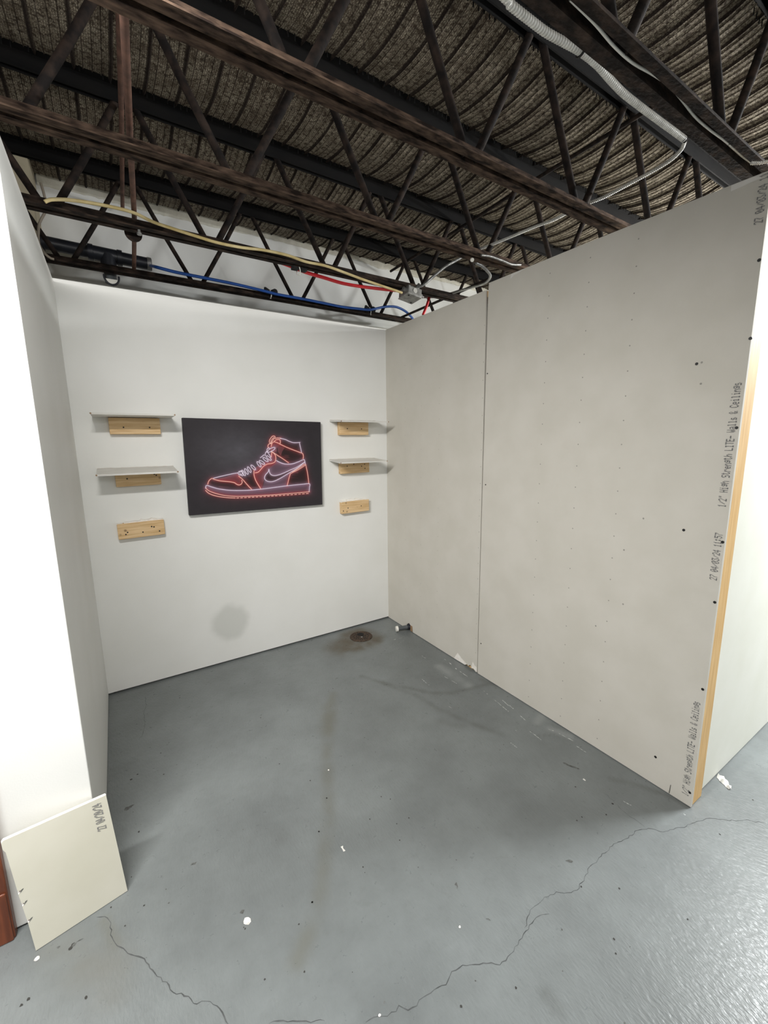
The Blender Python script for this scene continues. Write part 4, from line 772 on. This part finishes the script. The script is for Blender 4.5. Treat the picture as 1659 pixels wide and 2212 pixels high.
# paper and plaster scraps
def scrap(x, y, pts, h, label, name='plaster_crumb', m='gypsum', cat='plaster crumb', rot=0):
    c, s = math.cos(rot), math.sin(rot); mb = MB(); n = len(pts)
    P = [(x+a*c-b*s, y+a*s+b*c) for a, b in pts]; cx, cy = sum(p[0] for p in P)/n, sum(p[1] for p in P)/n
    V = [(a,b,.0012) for a, b in P]+[(cx+(a-cx)*.8,cy+(b-cy)*.8,h*random.uniform(.6,1.2)) for a, b in P]+[(cx,cy,h*1.1)]
    F = [(i,(i+1)%n,(i+1)%n+n,i+n) for i in range(n)]+[(n+i,n+(i+1)%n,2*n) for i in range(n)]+[tuple(range(n-1,-1,-1))]
    o = mb.add(V,F).build(name, M[m]); return tag(o, label, cat, 'white scraps on the floor')
hexa = lambda r, n=7: [(r*random.uniform(.7,1.1)*math.cos(2*math.pi*k/n), r*random.uniform(.6,1.1)*math.sin(2*math.pi*k/n)) for k in range(n)]
scrap(*PAPER[0], hexa(.0135,9), .006, 'white plaster crumb on the open floor near the bottom of the photo, largest')
scrap(*PAPER[1], [(-.004,.012),(.006,.011),(.001,.001),(.004,-.012),(-.004,-.011),(-.003,.001)], .004, 'small white bow-shaped paper scrap in the middle of the floor', 'paper_scrap', 'shelfw', 'paper scrap')
ps_ = [Vector((*PAPER[3],0)), Vector((*PAPER[2],0)), Vector((*PAPER[4],0))]
mb = MB(); a, c = ps_[0], ps_[2]; t = (c-a); nn = Vector((-t.y,t.x,0)).normalized()
wd = [.006,.017,.015,.018,.014,.010,.012,.004]; V = []
for i, w in enumerate(wd):
    p = a+t*(i/7); V += [(p.x+nn.x*w,p.y+nn.y*w,.004+.006*math.sin(i*1.3)**2),(p.x,p.y,.010+.004*math.cos(i*2)),(p.x-nn.x*w*.8,p.y-nn.y*w*.8,.0015)]
o = mb.add(V, [f for i in range(7) for f in ((3*i,3*i+1,3*i+4,3*i+3),(3*i+1,3*i+2,3*i+5,3*i+4))]).build('paper_scrap', M['shelfw'])
s_ = o.modifiers.new('solid','SOLIDIFY'); s_.thickness = .0008
tag(o, 'long torn strip of white paper on the floor right of the pine end stud', 'paper scrap', 'white scraps on the floor')
scrap(*PAPER[5], [(-.003,.006),(.004,.006),(.003,-.006),(-.003,-.006)], .003, 'tiny white paper bit on the floor beside the partition', 'paper_scrap', 'shelfw', 'paper scrap')
scrap(*PAPER[6], hexa(.0042,6), .003, 'tiny white crumb on the floor between the two long cracks')
scrap(*PAPER[7], hexa(.0075,8), .004, 'white plaster crumb at the bottom corner of the leaning drywall offcut')
scrap(*PAPER[8], hexa(.0045,6), .003, 'tiny white crumb on the stained floor strip in front of the drain')
scrap(*PAPER[9], hexa(.004,6), .002, 'tiny white crumb on the crack at the bottom edge')

# ------------------------------------------------------------------ light
def area(name, loc, target, sx, sy, power, col=(1,1,1), spread=180, along=(1,0,0)):
    l = bpy.data.lights.new(name, 'AREA'); l.shape = 'RECTANGLE'; l.size = sx; l.size_y = sy; l.energy = power; l.color = col
    l.spread = math.radians(spread)
    o = bpy.data.objects.new(name, l); COL.objects.link(o); o.location = loc
    z = (Vector(loc)-Vector(target)).normalized(); x = Vector(along); x = (x-z*x.dot(z)).normalized(); y = z.cross(x)
    o.rotation_euler = Matrix((x,y,z)).transposed().to_euler(); return o
def aim(p, d): return (p[0]+d[0], p[1]+d[1], p[2]+d[2])
LP = (-2.34,-2.10,2.43)
area('tube_or_fill_light', LP, aim(LP,(.12,.36,-1)), 1.2, .10, 91, (1,.985,.955), 162)
area('tube_or_fill_light', (-2.30,-2.10,2.47), aim(LP,(.15,1.0,2.4)), 1.3, .08, 11, (1,.985,.955))
area('tube_or_fill_light', (2.1,-2.95,2.60), (.9,-2.85,0), .75, .14, 200, (.96,.99,1), 180, (0,1,0))
area('tube_or_fill_light', (2.1,-2.95,2.64), (.9,-2.2,6), 1.3, .12, 9, (.96,.99,1), 180, (0,1,0))
area('tube_or_fill_light', (2.3,-1.8,2.38), (-.6,.35,2.75), 1.2, .08, 75, (1,.98,.94), 180, (0,1,0))
area('tube_or_fill_light', (-1.4,-5.2,2.45), (-1.0,-1.5,.9), 2.4, .5, 24, (1,1,.98))  # added fill light behind the camera, lifts the shadows
area('tube_or_fill_light', (.2,-3.6,2.50), (.1,-3.2,6), 1.3, .08, 26, (1,.985,.95))  # added uplight that brightens the middle of the deck, not a known fixture
w = bpy.data.worlds.new('room_fill'); sc.world = w; w.use_nodes = True
w.node_tree.nodes['Background'].inputs[0].default_value = (.95,.98,1,1); w.node_tree.nodes['Background'].inputs[1].default_value = .23

# ------------------------------------------------------------------ camera
cam = bpy.data.cameras.new('camera'); co = bpy.data.objects.new('camera', cam); COL.objects.link(co)
cam.sensor_fit = 'HORIZONTAL'; cam.sensor_width = 36; cam.lens = 904.96*36/1659; cam.clip_start = .02
yaw, pitch, roll = .5666, -.1688, -.0115
yaw, pitch, roll = CAM[1:4]
cam.lens = CAM[0]*36/1659
f = Vector((math.sin(yaw)*math.cos(pitch), math.cos(yaw)*math.cos(pitch), math.sin(pitch)))
r = Vector((math.cos(yaw), -math.sin(yaw), 0)); u = r.cross(f)
r, u = r*math.cos(roll)+u*math.sin(roll), u*math.cos(roll)-r*math.sin(roll)
co.matrix_world = Matrix(((r.x,u.x,-f.x,CAM[4]),(r.y,u.y,-f.y,CAM[5]),(r.z,u.z,-f.z,CAM[6]),(0,0,0,1)))
sc.camera = co
vs = sc.view_settings; vs.view_transform = 'Standard'; vs.look = 'None'; vs.gamma = 1; vs.use_curve_mapping = False; vs.exposure = .1
sc.cycles.use_denoising = True
sc.cycles.max_bounces = 10; sc.cycles.diffuse_bounces = 6
